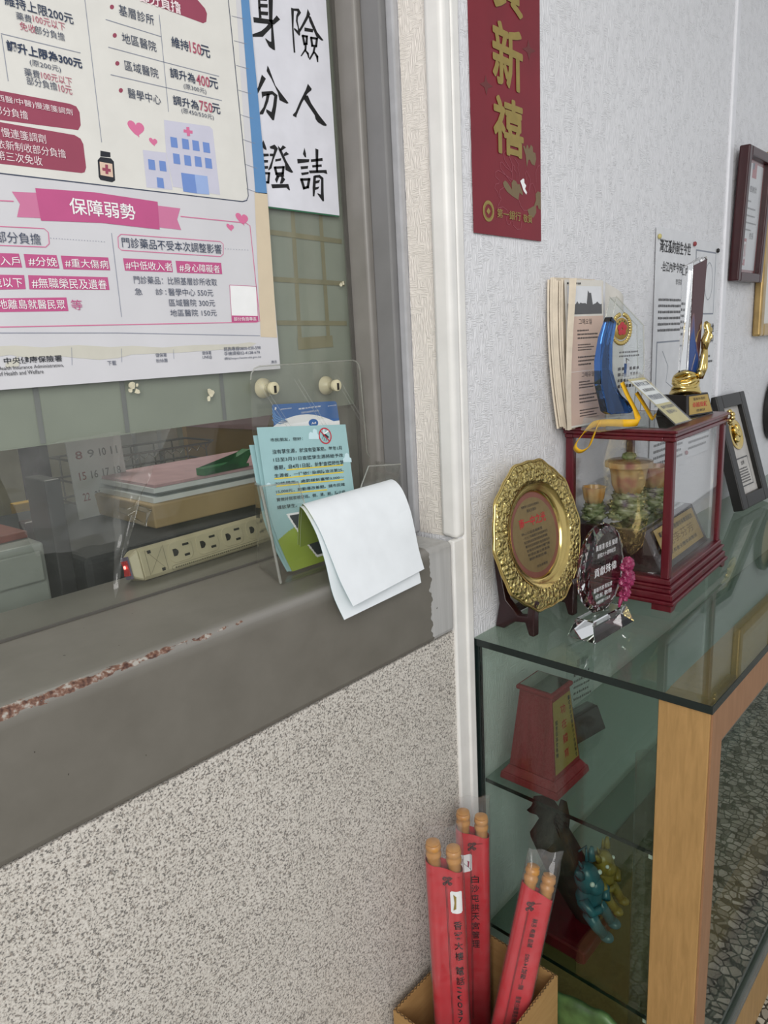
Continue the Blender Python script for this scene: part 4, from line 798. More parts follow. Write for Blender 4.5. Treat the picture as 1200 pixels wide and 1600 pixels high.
# window: grey painted frame, pane, frosted film with a tape grid
win = thing('window_1', None, None, (-0.1, 0.2, 1.158)); win['kind'] = 'structure'
Wm = T(0.1, -0.2, -1.158)
fr = MB('greymetal', Wm)
fr.box((0.958, 0.107, 1.158), (0.985, 0.150, 2.35), 'greydark'); fr.build('window_frame', win, bevel=.003)
fr = MB('greymetal', Wm); fr.box((0.945, 0.150, 1.158), (0.985, 0.255, 2.35)); fr.box((-1.2, 0.15, 2.31), (0.985, 0.255, 2.35)); fr.build('window_frame', win, bevel=.006, seg=3, smooth=40)
fr = MB('greymetal', Wm); fr.box((0.9705, 0.0905, 1.158), (0.985, 0.1068, 2.35), 'palegrey'); fr.build('caulk_line', win, bevel=.003)
MB('pane', Wm).box((-1.2, 0.1975, 1.160), (0.9445, 0.2025, 2.31)).build('pane', win)
MB('sealant', Wm).box((0.9385, 0.1935, 1.16), (0.9447, 0.1973, 2.31)).box((-1.2, 0.194, 1.1582), (0.9385, 0.1973, 1.1615)).build('sealant', win)
MB('film', Wm).box((-1.2, 0.2062, 1.398), (0.9448, 0.2070, 2.31)).build('frosted_film', win)
tp = MB('masking', Wm); tape_y = .2056
def tape(a, b, w=.008, m='masking'):
    tp.M = Wm @ T(0, tape_y, 0); tp.line([a, b], w, m, w=0)
tape((0.835, 1.95), (0.8235, 1.513), .0085); tape((0.893, 1.95), (0.8905, 1.513), .0085)
tape_y = .2050; tape((-1.2, 1.79), (0.938, 1.757)); tape((0.2, 1.704), (0.938, 1.685)); tape((0.2, 1.628), (0.939, 1.6135)); tape((0.2, 1.558), (0.938, 1.5445)); tape((0.818, 1.512), (0.900, 1.514), .020)
for x in (0.372, 0.49, 0.655): tp.M = Wm @ T(0, 0.2052, 0); tp.line([(x, 1.400), (x + .003, 1.60)], .007, 'greydark', w=0)
tp.build('masking_tape_grid', win)
# scraps of old tape and glue on the pane
def scrap(x, z, r, seed):
    random.seed(seed); mb = MB('residue')
    for k in range(5):
        cx, cz = random.uniform(-r, r) * .6, random.uniform(-r, r) * .6; n = 9; rr = r * random.uniform(.25, .6)
        mb.M = T(0, 0, 0); mb.prism([(cx + rr * random.uniform(.5, 1.1) * math.cos(6.283 * i / n), cz + rr * random.uniform(.5, 1.1) * math.sin(6.283 * i / n)) for i in range(n)], -.0012 - .0001 * k, -.0001)
    o = mb.build('glue_residue'); o.location = (x, 0.1974, z); return o
tag(scrap(0.5035, 1.4655 - .0055, .010, 2), 'crusty patch of old glue on the window, nearest the left of the frame', 'glue residue', 'glue scraps on the window')
tag(scrap(0.6275, 1.4417, .011, 4), 'crusty patch of old glue on the window left of the magazine holder', 'glue residue', 'glue scraps on the window')
tag(scrap(0.925, 1.612, .006, 6), 'small fleck of glue on the window beside the grey frame', 'glue residue', 'glue scraps on the window')
# torn clear sheeting hanging over the gap at the bottom of the window
def sheet(name, pts_top, pts_bot, label, seed, amp=.004, nu=16, nv=24):
    random.seed(seed); off = random.uniform(0, 50)
    def fn(s, t):
        a = Vector(pts_top[0]).lerp(Vector(pts_top[1]), s); b = Vector(pts_bot[0]).lerp(Vector(pts_bot[1]), s); p = a.lerp(b, t)
        return (p.x + .003 * noise.noise((s * 3, t * 5, off)), p.y - .003 + amp * noise.noise((s * 4 + off, t * 6, 1)) * (.3 + t), p.z + .004 * noise.noise((s * 4, off, 3)))
    return tag(MB('cleartape').grid(fn, nu, nv).build(name, smooth=180), label, 'plastic sheet')
sheet('clear_plastic_sheet', ((.30, .190, 1.40), (.47, .190, 1.405)), ((.33, .183, 1.262), (.445, .183, 1.255)), 'torn clear plastic sheet taped to the window at the far left', 3, .005)
sheet('clear_plastic_sheet', ((.46, .190, 1.402), (.55, .190, 1.402)), ((.425, .184, 1.175), (.475, .184, 1.30)), 'narrow crumpled strip of clear plastic hanging on the window left of the power strip', 9, .009)
mb = MB('cleartape'); mb.tube([(.452, .188, 1.298), (.463, .184, 1.292), (.478, .183, 1.296), (.495, .184, 1.287), (.487, .184, 1.268), (.472, .184, 1.278), (.466, .185, 1.287)], [.003, .005, .0045, .005, .003, .004, .002], 6)
tag(mb.build('crumpled_tape', smooth=60), 'crumpled wad of clear tape on the window above the power strip', 'tape')

# ------------------------------------------------------------------ papers on the window and the wall
p = MB('poster', T(-.469, 0, 0)); p.box((-.72, 0, 0), (0, .0006, .84)); p.M = T(-.469, 0, 0)
p.M = T(-.0, 0, 0)
pm = MB('poster'); pm.box((-.600, 0, 0), (0, .0006, .84)); pm.prints(POSTER)
o = pm.build('insurance_poster', fixn=False); o.location = (0.766, 0.1935, 1.473); tag(o, 'large printed health insurance fee poster with pink banner on the window', 'poster')
pm = MB('signpaper'); pm.box((-.26, 0, 0), (-.002, .0005, .62)); pm.box((-.26, .0006, -.0022), (-.003, .0009, .62), 'greenpaper'); pm.prints(SIGN)
o = pm.build('calligraphy_sign', fixn=False); o.location = (0.93, 0.1962, 1.726); tag(o, 'white paper sign with black brush characters beside the grey window frame', 'sign')
pm = MB('redpaper'); pm.box((-.004, 0, 0), (.2135, .0008, .78)); pm.prints(COUPLET)
o = pm.build('new_year_banner', fixn=False); o.location = (1.051, -0.0035, 1.679); o.rotation_euler = (R(-.25), 0, 0); tag(o, 'long red new year banner with gold characters on the white wall', 'banner')

# papers pinned to the wall
t = thing('pinned_article', 'two-sheet printed article pinned to the white wall behind the trophy', 'article', (1.80, -.004, 1.13))
mb = MB('paperdoc'); mb.box((0, 0, 0), (.252, .0006, .617)); mb.text('灣汪溪的前生今世', .022, .560, .225, .592, 'textdark', .015); mb.text('-台江內海今何在-', .035, .515, .2, .540, 'textdark', .01)
mb.text('李宗霖．吳素貞', .13, .485, .24, .500, 'textgrey'); mb.textlines(.025, .235, .455, .365, 6, 'textgrey'); mb.poly([(.022, .18), (.235, .18), (.235, .345), (.022, .345)], 'photoblue'); mb.poly([(.026, .184), (.231, .184), (.231, .341), (.026, .341)], 'paperdoc', .0005)
mb.line([(.06, .32), (.10, .28), (.09, .24), (.14, .22), (.2, .25)], .002, 'photoblue', .0008); mb.line([(.04, .20), (.2, .205)], .0015, 'photoblue', .0008); mb.text('舊日地圖', .17, .21, .225, .228, 'textdark', .01)
mb.textlines(.025, .235, .155, .02, 8, 'textgrey'); mb.build('left_sheet', t, fixn=False)
mb = MB('paperdoc'); mb.box((.253, 0.0002, .012), (.44, .0008, .605)); mb.poly([(.265, .41), (.42, .41), (.42, .58), (.265, .58)], 'photoblue'); mb.poly([(.269, .414), (.416, .414), (.416, .576), (.269, .576)], 'paperdoc', .0005)
mb.line(circ(.37, .5, .03, .05) + [(.40, .5)], .002, 'photoblue', .0008); mb.text('舊日大地', .35, .36, .43, .385, 'textdark', .01); mb.text('工所編印', .35, .33, .43, .353, 'textdark', .01); mb.textlines(.27, .43, .30, .27, 2, 'textgrey')
mb.line(circ(.31, .22, .025, .045) + [(.335, .22)], .002, 'photoblue', .0008); mb.textlines(.27, .43, .15, .03, 7, 'textgrey'); mb.build('right_sheet', t, fixn=False)
for i, (x, z, c) in enumerate(((.012, .595, 'badgegold'), (.245, .592, 'matred'), (.425, .585, 'frameblack'), (.25, .03, 'matred'))):
    MB(c).lathe([(.0055, 0), (.0065, .003), (.004, .006)], 12, axis='y').build('push_pin', t, smooth=40).location = (x, -.0012, z)

# ------------------------------------------------------------------ the power strip on the sill
t = thing('power_strip', 'ivory five-socket power strip with lit red switch on the sill', 'power strip', (0.505, 0.262, 1.1585), R(3.5))
tilt = T(0, 0, 0.002) @ rot(R(-14), 'X')
LN, HT, DP = .40, .052, .034
mb = MB('ivory', tilt)
prof = [(0, .006), (.004, 0), (DP - .004, 0), (DP, .006), (DP, HT - .006), (DP - .004, HT), (.004, HT), (0, HT - .006)]
mb.prismx(prof, .012, LN, 'ivory'); mb.build('body', t, bevel=.0015)
mb = MB('ivory', tilt); mb.hexa([(-.004, .010, .010), (-.004, DP - .006, .010), (-.004, DP - .006, HT - .010), (-.004, .010, HT - .010)], [(.0119, 0, 0), (.0119, DP, 0), (.0119, DP, HT), (.0119, 0, HT)]); e = mb.build('end_cap', t, bevel=.003, seg=2, smooth=50)
mb = MB('switchgrey', tilt); mb.box((-.0055, .006, .008), (-.0042, .027, HT - .008)); sw = mb.build('switch', t)
mb = MB('redswitch', tilt); mb.prism([(-.009, .014), (-.0066, .026), (-.009, .038), (-.0056, .038), (-.0056, .014)], .009, .024); mb.ball((-.0085, .0165, .028), (.0015, .003, .003), 'neon'); mb.build('rocker', sw)
for k in range(5):
    x0 = .062 + k * .054; mb = MB('ivory', tilt); mb.prism(rrect(x0, .013, x0 + .046, .047, .012), -.0014, 0); s_ = mb.build('socket', t, bevel=.0006)
    mb = MB('slot', tilt @ T(0, -.0016, 0)); mb.box((x0 + .028, -.0003, .037), (x0 + .040, .0001, .0408)); mb.box((x0 + .028, -.0003, .0195), (x0 + .038, .0001, .0235))
    mb.prism([(x0 + .008, .024), (x0 + .014, .024), (x0 + .018, .028), (x0 + .018, .032), (x0 + .014, .036), (x0 + .008, .036)], -.0003, .0001); mb.build('slots', s_)
mb = MB('ivorydark', tilt)
mb.line(rrect(.062, .002, .33, .010, .004) + [(.33, .006)], .0006, 'ivorydark', .0004); mb.line([(.022, .006), (.022, .047)], .0006, 'ivorydark', .0004); mb.line([(.055, .006), (.055, .047)], .0006, 'ivorydark', .0004)
mb.line([(.024, .045), (.053, .008), (.024, .008), (.053, .045)], .0006, 'ivorydark', .0004); mb.box((.026, -.0006, .040), (.032, -.0001, .045), 'slot'); mb.box((.044, -.0006, .007), (.05, -.0001, .012), 'slot')
mb.textlines(.068, .325, .0088, .0032, 1, 'ivorydark', .5, .0004); mb.build('moulded_markings', t, fixn=False)

# ------------------------------------------------------------------ clear magazine holder and its leaflets
hl = thing('magazine_holder', 'clear acrylic magazine holder with suction cups on the grey sill', 'magazine holder', (0.80, 0.12, 1.1582))
Hm = T(-.80, -.12, -1.1582)
out = [(.668, 1.16), (.938, 1.16), (.952, 1.29), (.938, 1.31)] + [(.915 + .017 * math.cos(a), 1.462 + .017 * math.sin(a)) for a in (0, R(30), R(60), R(90))] + [(.708 + .02 * math.cos(a), 1.46 + .02 * math.sin(a)) for a in (R(90), R(120), R(150), R(180))]
MB('acrylic', Hm).prism(out, .1715, .1745).build('back_panel', hl)
mb = MB('acrylicedge', Hm); mb.tube([(x, .173, z) for x, z in out[2:]], .0013, 6); mb.build('polished_rim', hl, smooth=60)
fo = [(.628, 1.163), (.868, 1.163), (.893, 1.303), (.815, 1.312), (.800, 1.285), (.785, 1.250), (.755, 1.232), (.705, 1.236), (.680, 1.268), (.665, 1.312), (.596, 1.318)]
def lean(x, z): return .064 - (z - 1.163) * .10
mb = MB('acrylic', Hm); mb.hexa([(x, lean(x, z), z) for x, z in fo], [(x, lean(x, z) + .0025, z) for x, z in fo]); mb.build('front_panel', hl)
mb = MB('acrylicedge', Hm); mb.tube([(x, lean(x, z) + .001, z) for x, z in fo[2:]], .0012, 6); mb.tube([(.628, .0655, 1.163), (.612, .057, 1.24), (.596, .050, 1.318)], .0022, 6); mb.build('polished_rim', hl, smooth=60)
mb = MB('acrylic', Hm); mb.hexa([(.628, .064, 1.163), (.668, .172, 1.163), (.676, .172, 1.300), (.596, .0485, 1.318)], [(.6305, .064, 1.163), (.6705, .172, 1.163), (.6785, .172, 1.300), (.5985, .0485, 1.318)]); mb.build('side_panel', hl)
mb = MB('acrylic', Hm); mb.hexa([(.868, .064, 1.163), (.938, .172, 1.163), (.952, .172, 1.292), (.893, .05, 1.303)], [(.8655, .064, 1.163), (.9355, .172, 1.163), (.9495, .172, 1.292), (.8905, .05, 1.303)]); mb.build('side_panel', hl)
MB('acrylic', Hm).hexa([(.628, .064, 1.1605), (.868, .064, 1.1605), (.938, .172, 1.1605), (.668, .172, 1.1605)], [(.628, .064, 1.163), (.868, .064, 1.163), (.938, .172, 1.163), (.668, .172, 1.163)]).build('bottom_panel', hl)
mb = MB('acrylicedge', Hm)
for x in (.70, .775, .865):
    for dx in (0, .008): mb.M = Hm @ T(0, .1715, 0); mb.line([(x + dx, 1.455), (x + dx + .075, 1.345)], .0008, 'acrylicedge', .0004)
mb.build('surface_scratches', hl, fixn=False)
for x, z in ((.729, 1.444), (.868, 1.438)):
    mb = MB('suction', Hm @ T(x, .181, z)); mb.lathe([(.0165, -.0165), (.016, -.012), (.007, -.004), (.0075, .006), (.010, .008), (.010, .014), (.006, .0155)], 20, axis='y'); c_ = mb.build('suction_cup', hl, smooth=50)
    mb = MB('slot', Hm @ T(x, .1652, z)); mb.prism([(-.0022, -.0075), (.0022, -.0075), (.0022, .004), (-.0022, .004)], -.0007, .0003); mb.build('mounting_slot', c_)
# blue insert card
pm = MB('cardblue'); pm.prints(CARD); pm.M = T(0, .0004, 0); pm.prism([(.068, -.02), (.210, -.02), (.2105, .104), (.0715, .110)], 0, .0004, 'whitepaper')
o = pm.build('insert_card', fixn=False); o.location = (.66, .165, 1.3); o.rotation_euler = (-math.atan(.12), 0, 0); tag(o, 'blue and white product card standing behind the teal leaflets', 'card')
# teal leaflets standing in the pocket
fv = Vector((0, .17, 1)).normalized()
def leafpt(u, v): return Vector((.660 + u, .128 + v * fv.y, 1.28 + v * fv.z))
def leaf(name, label, dx, dy, dz, printed, tw=0.0):
    bl, br, tl, tr = (.003, -.020), (.190, -.034), (.011, .110), (.199, .093)
    def fn(s, t):
        if t < .62:
            k = t / .62; u = (tl[0] * (1 - s) + tr[0] * s) * (1 - k) + (bl[0] * (1 - s) + br[0] * s) * k; v = (tl[1] * (1 - s) + tr[1] * s) * (1 - k) + (bl[1] * (1 - s) + br[1] * s) * k
            p = leafpt(u, v)
        else:
            k = (t - .62) / .38; p0 = leafpt(bl[0] * (1 - s) + br[0] * s, bl[1] * (1 - s) + br[1] * s)
            p = p0 + Vector((.004 * k, -.018 * k - .022 * k * k, -(p0.z - 1.1665) * k))
        return (p.x + dx + tw * t, p.y + dy, p.z + dz * (1 - t))
    def mf(s, t):
        if not printed: return 'teal'
        x, y = s, t
        if .66 < y < .97 and .17 + .45 * (y - .66) < x < .99:
            if y < .675 or y > .955 or x < .19 + .45 * (y - .66): return 'white'
            return 'limegreen' if (noise.noise((x * 9, y * 14, 2)) > .33) else 'photodark'
        return 'limegreen' if y > .80 + .06 * math.sin(3 + 5 * x) else 'teal'
    mb = MB('teal'); mb.grid(fn, 130 if printed else 16, 150 if printed else 40, None, mf)
    if printed:
        Rm = T(.660, .128, 1.28) @ rot(-math.atan(.17), 'X') @ rot(R(5.4), 'Y'); mb.M = Rm; mb.prints(FLYER)
    return tag(mb.build(name, fixn=False), label, 'leaflet', 'teal leaflets in the clear holder')
leaf('leaflet', 'teal printed leaflet with mosquito sign, frontmost in the clear holder', 0, 0, 0, True)
leaf('leaflet', 'teal leaflet just behind the frontmost one in the clear holder', -.006, .003, -.012, False, .004)
leaf('leaflet', 'teal leaflet lowest and leftmost of those standing in the holder', -.013, .006, -.026, False, .008)
# two leaflets flopped over the front of the pocket, blank backs outwards
def crv(P, t):
    n = len(P) - 1; x = min(t * n, n - 1e-6); i = int(x); f = x - i; g = lambda k: Vector(P[max(0, min(n, k))])
    p0, p1, p2, p3 = g(i - 1), g(i), g(i + 1), g(i + 2)
    return .5 * ((2 * p1) + (p2 - p0) * f + (2 * p0 - 5 * p1 + 4 * p2 - p3) * f * f + (3 * p1 - p0 - 3 * p2 + p3) * f ** 3)
def flop(label, LP, RP, dpt):
    def o_(s, t): return tuple(crv(LP, t).lerp(crv(RP, t), s))
    def i_(s, t):
        a, b = Vector(o_(s, max(t - .01, 0))), Vector(o_(s, min(t + .01, 1))); d = (b - a); nrm = Vector((0, d.z, -d.y)); nrm.normalize(); q = Vector(o_(s, t)) - nrm * .0006 * (1 if dpt else -1)
        return tuple(q)
    def mf(s, t):
        if .28 < t < .62 and s > .35 and s < .97: return 'white' if (t < .30 or t > .60 or s < .38) else 'photodark'
        return 'teal' if t > .55 else 'limegreen'
    mb = MB('whitepaper'); mb.grid(o_, 16, 40); mb.grid(i_, 60, 90, None, mf)
    return tag(mb.build('leaflet', fixn=False, smooth=180), label, 'leaflet', 'leaflets folded over the holder front')
LP = [(.702, .105, 1.185), (.696, .090, 1.235), (.686, .072, 1.266), (.672, .052, 1.277), (.664, .030, 1.270), (.665, .010, 1.243), (.668, -.006, 1.205), (.670, -.022, 1.168), (.672, -.042, 1.135)]
RP = [(.872, .105, 1.19), (.870, .088, 1.24), (.869, .068, 1.271), (.868, .048, 1.281), (.866, .026, 1.268), (.866, .010, 1.236), (.866, .001, 1.200), (.866, -.006, 1.167), (.866, -.016, 1.135)]
flop('white-backed leaflet folded over the holder front, outermost of the two', LP, RP, True)
LP2 = [(x - .002, y + .004, z - .004) for x, y, z in LP[:5]] + [(.661, .012, 1.236), (.661, -.002, 1.195), (.661, -.013, 1.150), (.664, -.030, 1.114)]
RP2 = [(x - .004, y + .004, z - .004) for x, y, z in RP[:5]] + [(.860, .008, 1.232), (.860, -.001, 1.195), (.860, -.006, 1.152), (.860, -.013, 1.112)]
flop('white-backed leaflet hanging lower, under the outermost folded one', LP2, RP2, True)

# ------------------------------------------------------------------ things in the office behind the glass
t = thing('drawer_cabinet', 'pale grey-green drawer cabinet at the left behind the window', 'cabinet', (.12, .58, 0))
MB('greysteel').box((-.42, -.18, 0), (.303, .20, 1.226)).build('carcass', t, bevel=.004)
for k in range(5): MB('greysteel').box((-.41, -.186, 1.165 - k * .09), (.296, -.1802, 1.215 - k * .055 - .035 * k + (0 if k else 0))).build('drawer', t, bevel=.003)
o = MB('redbook').box((-.25, -.13, 0), (.172, .12, .012)).build('folder', bevel=.002); o.location = (.24, .57, 1.2262); o.rotation_euler = (0, 0, R(4)); tag(o, 'rust red folder lying on the pale drawer cabinet', 'folder')
o = MB('blackplastic').box((-.012, -.02, 0), (.014, .06, 1.325)).build('black_post', bevel=.003); o.location = (.444, .40, 0); tag(o, 'black upright slab between the drawers and the dark crate', 'partition')
o = MB('creampost').box((-.03, -.03, 0), (.03, .03, 1.41)).build('cream_post', bevel=.004); o.location = (.632, 1.14, 0); tag(o, 'cream upright post behind the drawer cabinet', 'post')
o = MB('framebrown').box((-.016, -.014, 0), (.004, .016, 1.24)).build('brown_post', bevel=.003); o.location = (.453, .52, 0); tag(o, 'thin brown post in the dark gap left of the dark crate', 'post')
t = thing('office_chair', 'dusky purple office chair far left behind the window', 'chair', (.78, 1.85, 0))
MB('purple').grid(lambda s, q: ((s - .5) * .46, .05 * (2 * s - 1) ** 2 - .04, .85 + .48 * q), 12, 12).build('backrest', t, solid=.05, smooth=180)
MB('purple').box((-.24, -.02 - .45, .45), (.24, -.02, .53)).build('seat', t, bevel=.03, seg=3)
MB('blackplastic').lathe([(.03, 0.08), (.03, .45)], 12).build('pedestal', t); mb = MB('blackplastic')
for k in range(5): a = 2 * math.pi * k / 5; mb.tube([(0, 0, .09), (.28 * math.cos(a), .28 * math.sin(a), .03)], .025, 8)
mb.build('foot_star', t); MB('blackplastic').box((-.03, 0, .5), (.03, .04, .95)).build('back_bar', t)
t = thing('low_cupboard', 'black low cupboard behind the drawer cabinet', 'cupboard', (.60, .98, 0)); MB('blackplastic').box((-.18, -.1, 0), (.05, .1, 1.13)).build('carcass', t); MB('blackplastic').box((-.17, -.108, .1), (.04, -.1005, 1.1)).build('door', t)
o = MB('yellowpack').box((-.022, -.015, 0), (.022, .015, .072)).box((-.012, -.0158, .02), (.010, -.0151, .042), 'navy').build('yellow_packet', bevel=.003); o.location = (.585, .92, 1.1302); tag(o, 'small yellow packet standing on the black cupboard', 'packet')
o = MB('navyplastic').box((0, 0, 0), (.72, .50, 1.196)).build('dark_crate', bevel=.012, seg=3); o.location = (.462, .350, 0); tag(o, 'large dark navy plastic crate just behind the sill', 'crate')
mb = MB('manila'); mb.hexa([(0, 0, 0), (.47, 0, 0), (.47, .26, 0), (0, .26, 0)], [(-.004, -.004, .045), (.474, -.004, .045), (.474, .264, .045), (-.004, .264, .045)]); o = mb.build('manila_box', bevel=.003); o.location = (.632, .425, 1.1965); tag(o, 'shallow manila box lying on the dark crate', 'box')
z0 = 1.2418
for k, (mat, h, dx, dy, lb, cat) in enumerate((('whitepaper', .010, 0, 0, 'lowest bundle of white papers on the manila box', 'papers'), ('clearslab', .006, .012, -.004, 'clear plastic wallet of papers in the middle of the stack', 'wallet'), ('whitepaper', .009, .006, .006, 'upper bundle of white papers under the pink folder', 'papers'), ('pinkpaper', .005, .01, .01, 'pink folder on top of the paper stack', 'folder'))):
    mb = MB(mat); mb.box((0, 0, 0), (.40, .235, h)); o = mb.build('pink_folder' if k == 3 else ('plastic_wallet' if k == 1 else 'paper_bundle')); o.location = (.640 + dx, .435 + dy, z0); z0 += h + .0004; tag(o, lb, cat)
t = thing('bulldog_clip', 'green plastic clip on the edge of the pink folder', 'clip', (.80, .452, z0 + .001), R(8))
MB('greenclip').prism([(-.05, 0), (.03, 0), (.045, .012), (.06, .028), (.078, .034), (.08, .028), (.066, .018), (.055, 0), (.06, -.0), (.03, .014), (-.05, .014)], -.012, .012).build('jaw', t, bevel=.002); MB('greenclip').box((.03, -.011, .0), (.07, .011, .006)).build('lower_arm', t)
# wire rack
t = thing('wire_rack', 'round-wire desk rack behind the paper stack', 'rack', (.80, .785, 1.1962))
for nm, zz in (('rim', .105), ('rim', .058), ('rim', .012)):
    mb = MB('wire'); mb.tube([(-.17, -.09, zz), (.14, -.09, zz), (.17, -.06, zz), (.17, .06, zz), (-.17, .06, zz)], .0028, 6, cyclic=True)
    if zz > .02:
        pts = []
        for i in range(29): pts.append((-.17 + .011 * i, -.09, zz - .004 - .010 * (i % 2)))
        mb.tube(pts, .0012, 5)
    mb.build(nm, t, smooth=60)
for x in (-.15, -.10, -.04, .02, .08, .13):
    for y in (-.09, .06): MB('wire').tube([(x, y, 0), (x, y, .105)], .0018, 6).build('upright', t)
for i, (x, w, c) in enumerate(((.70, .055, 'pale file spine standing leftmost behind the wire rack'), (.765, .06, 'pale file spine in the middle behind the wire rack'), (.835, .05, 'pale file spine standing rightmost behind the wire rack'))):
    o = MB('paperdoc').box((0, 0, 0), (w, .2, .30)).build('file_box', bevel=.003); o.location = (x + .13, .955, 1.0402); tag(o, c, 'file box', 'files behind the wire rack')
o = MB('wood_shelf' if False else 'tanboard').box((0, 0, 0), (.45, .28, 1.04)).build('side_cupboard', bevel=.003); o.location = (.80, .951, 0); tag(o, 'tan cupboard carrying the row of files', 'cupboard')
t = thing('tan_board', 'tan upright board behind the pink folder, papers pinned to it', 'board', (1.19, .905, 0)); MB('tanboard').box((-.19, -.02, 0), (.36, 0, 1.5)).build('panel', t)
o = MB('pinkpaper').prism([(-.02, .02), (.235, -.02), (.262, .04), (.265, .16), (0, .16)], -.003, 0).build('pink_sheet'); o.location = (1.02, .884, 1.305); tag(o, 'pink sheet hanging on the tan board', 'paper')
o = MB('paperdoc').prism([(-.05, .05), (.20, .012), (.222, .07), (.225, .16), (-.05, .16)], -.003, 0).build('white_sheet'); o.location = (1.02, .880, 1.315); tag(o, 'white sheet over the pink one on the tan board', 'paper')
mb = MB('paperdoc'); mb.box((0, 0, 0), (.12, .003, .20)); random.seed(5)
for r_ in range(4):
    for c_ in range(4): mb.text(str(r_ * 7 + c_ + 1), .015 + c_ * .026, .16 - r_ * .042, .030 + c_ * .026, .176 - r_ * .042, 'matred' if c_ == 0 else 'textgrey', .01, .0005)
o = mb.build('wall_calendar', fixn=False); o.location = (.588, .64, 1.1962); o.rotation_euler = (R(-4), 0, R(6)); tag(o, 'white calendar card with numbers behind the torn plastic', 'calendar')
# ------------------------------------------------------------------ the glass display case
CX0, CX1, CY, CZ = 1.018, 3.3, -.436, .954
dc = thing('display_case', 'long glass-topped display case with beech posts against the white wall', 'display case', (CX0, 0, 0)); Dm = T(-CX0, 0, 0)
mb = MB('topglass', Dm); mb.box((CX0 + .0015, CY + .0015, CZ - .0125), (CX1, -.0015, CZ), 'topglass'); mb.build('glass_top', dc)
mb = MB('glassedge', Dm); mb.box((CX0, CY, CZ - .0135), (CX0 + .0014, -.001, CZ - .0003)); mb.box((CX0 + .0014, CY, CZ - .0135), (CX1, CY + .0014, CZ - .0003)); mb.build('top_edge', dc)
mb = MB('caseglass', Dm); mb.box((CX0 + .004, CY + .083, .155), (CX0 + .010, -.004, CZ - .0135)); mb.build('side_pane', dc)
mb = MB('glassedge', Dm); mb.box((CX0 + .003, -.0125, .10), (CX0 + .012, -.001, CZ - .0136)); mb.build('wall_seal', dc)
mb = MB('beech', Dm); mb.box((CX0 + .004, CY + .004, 0), (CX0 + .052, CY + .0825, CZ - .014)); po = mb.build('corner_post', dc, bevel=.0015)
MB('beechdark', Dm).box((CX0 + .007, CY + .0005, 0), (CX0 + .052, CY + .0038, CZ - .014)).build('edge_banding', po)
mb = MB('beech', Dm); mb.box((CX0 + .0525, CY + .006, .875), (CX1, CY + .084, CZ - .0145)); ra = mb.build('top_rail', dc, bevel=.001)
MB('beechdark', Dm).box((CX0 + .0525, CY + .002, .872), (CX1, CY + .0059, CZ - .0145)).build('edge_banding', ra)
MB('alu', Dm).box((CX0 + .053, CY + .012, .850), (CX1, CY + .045, .8745)).build('upper_track', dc)
mb = MB('alu', Dm); mb.box((CX0 + .053, CY + .002, .150), (CX1, CY + .060, .156))
for y in (.004, .022, .042): mb.box((CX0 + .053, CY + y, .156), (CX1, CY + y + .003, .168))
mb.build('lower_track', dc)
MB('beech', Dm).box((CX0 + .053, CY + .004, 0), (CX1, CY + .02, .1498)).build('plinth', dc)
MB('beech', Dm).box((CX0 + .012, CY + .09, .09), (CX1, -.004, .1505)).build('bottom_board', dc)
mb = MB('shelfglass', Dm); mb.box((CX0 + .0125, CY + .086, .6475), (CX1 - .02, -.014, .655)); s1 = mb.build('shelf', dc)
mb = MB('glassedge', Dm); mb.box((CX0 + .0110, CY + .086, .6474), (CX0 + .0124, -.014, .6549)); mb.build('shelf_edge', s1)
mb = MB('shelfglass', Dm); mb.box((CX0 + .0125, CY + .086, .3075), (CX1 - .02, -.014, .315)); s2 = mb.build('shelf', dc)
mb = MB('glassedge', Dm); mb.box((CX0 + .0110, CY + .086, .3074), (CX0 + .0124, -.014, .3149)); mb.build('shelf_edge', s2)
mb = MB('caseglass', Dm); mb.box((CX0 + .053, CY + .0125, .1565), (CX0 + 1.25, CY + .0165, .8735)); mb.build('sliding_door', dc)
mb = MB('caseglass', Dm); mb.box((CX0 + 1.2, CY + .030, .1565), (CX1 - .03, CY + .034, .8735)); mb.build('sliding_door', dc)
MB('beech', Dm).box((CX1 - .03, CY + .004, 0), (CX1, -.004, CZ - .014)).build('end_panel', dc)
for (z0_, z1_) in ((.655, .80), (.315, .647), (.1506, .307)):
    MB('acrylic', Dm @ T(1.075, -.318, 0)).lathe([(.0195, z0_), (.0195, z1_)], 20).build('support_tube', dc, smooth=40)
for z in (.640, .300): MB('whitepaint', Dm).box((CX0 + .0105, CY + .084, z), (CX0 + .022, CY + .092, z + .007)).build('shelf_peg', dc)

# inside the case: rosewood trophy, glass plaque, ornament, shells
t = thing('wooden_trophy', 'red rosewood obelisk trophy with gold plate on the upper case shelf', 'trophy', (1.113, -.098, .6552))
mb = MB('rosewood'); mb.hexa([(-.064, -.064, 0), (.064, -.064, 0), (.064, .064, 0), (-.064, .064, 0)], [(-.062, -.062, .014), (.062, -.062, .014), (.062, .062, .014), (-.062, .062, .014)])
mb.hexa([(-.060, -.060, .014), (.060, -.060, .014), (.060, .060, .014), (-.060, .060, .014)], [(-.051, -.051, .028), (.051, -.051, .028), (.051, .051, .028), (-.051, .051, .028)]); mb.build('foot', t, bevel=.0015)
BT = .189; sq = lambda r, z: [(-r, -r, z), (r, -r, z), (r, r, z), (-r, r, z)]
bd = MB('rosewood').hexa(sq(.050, .0282), sq(.0345, BT)).build('body', t, bevel=.0015)
MB('rosewood').hexa(sq(.040, BT + .0002), sq(.040, BT + .009)).build('cap', t, bevel=.003, seg=3)
MB('mirror').box((-.034, -.034, BT + .0093), (.034, .034, BT + .0105)).build('cap_inlay', t)
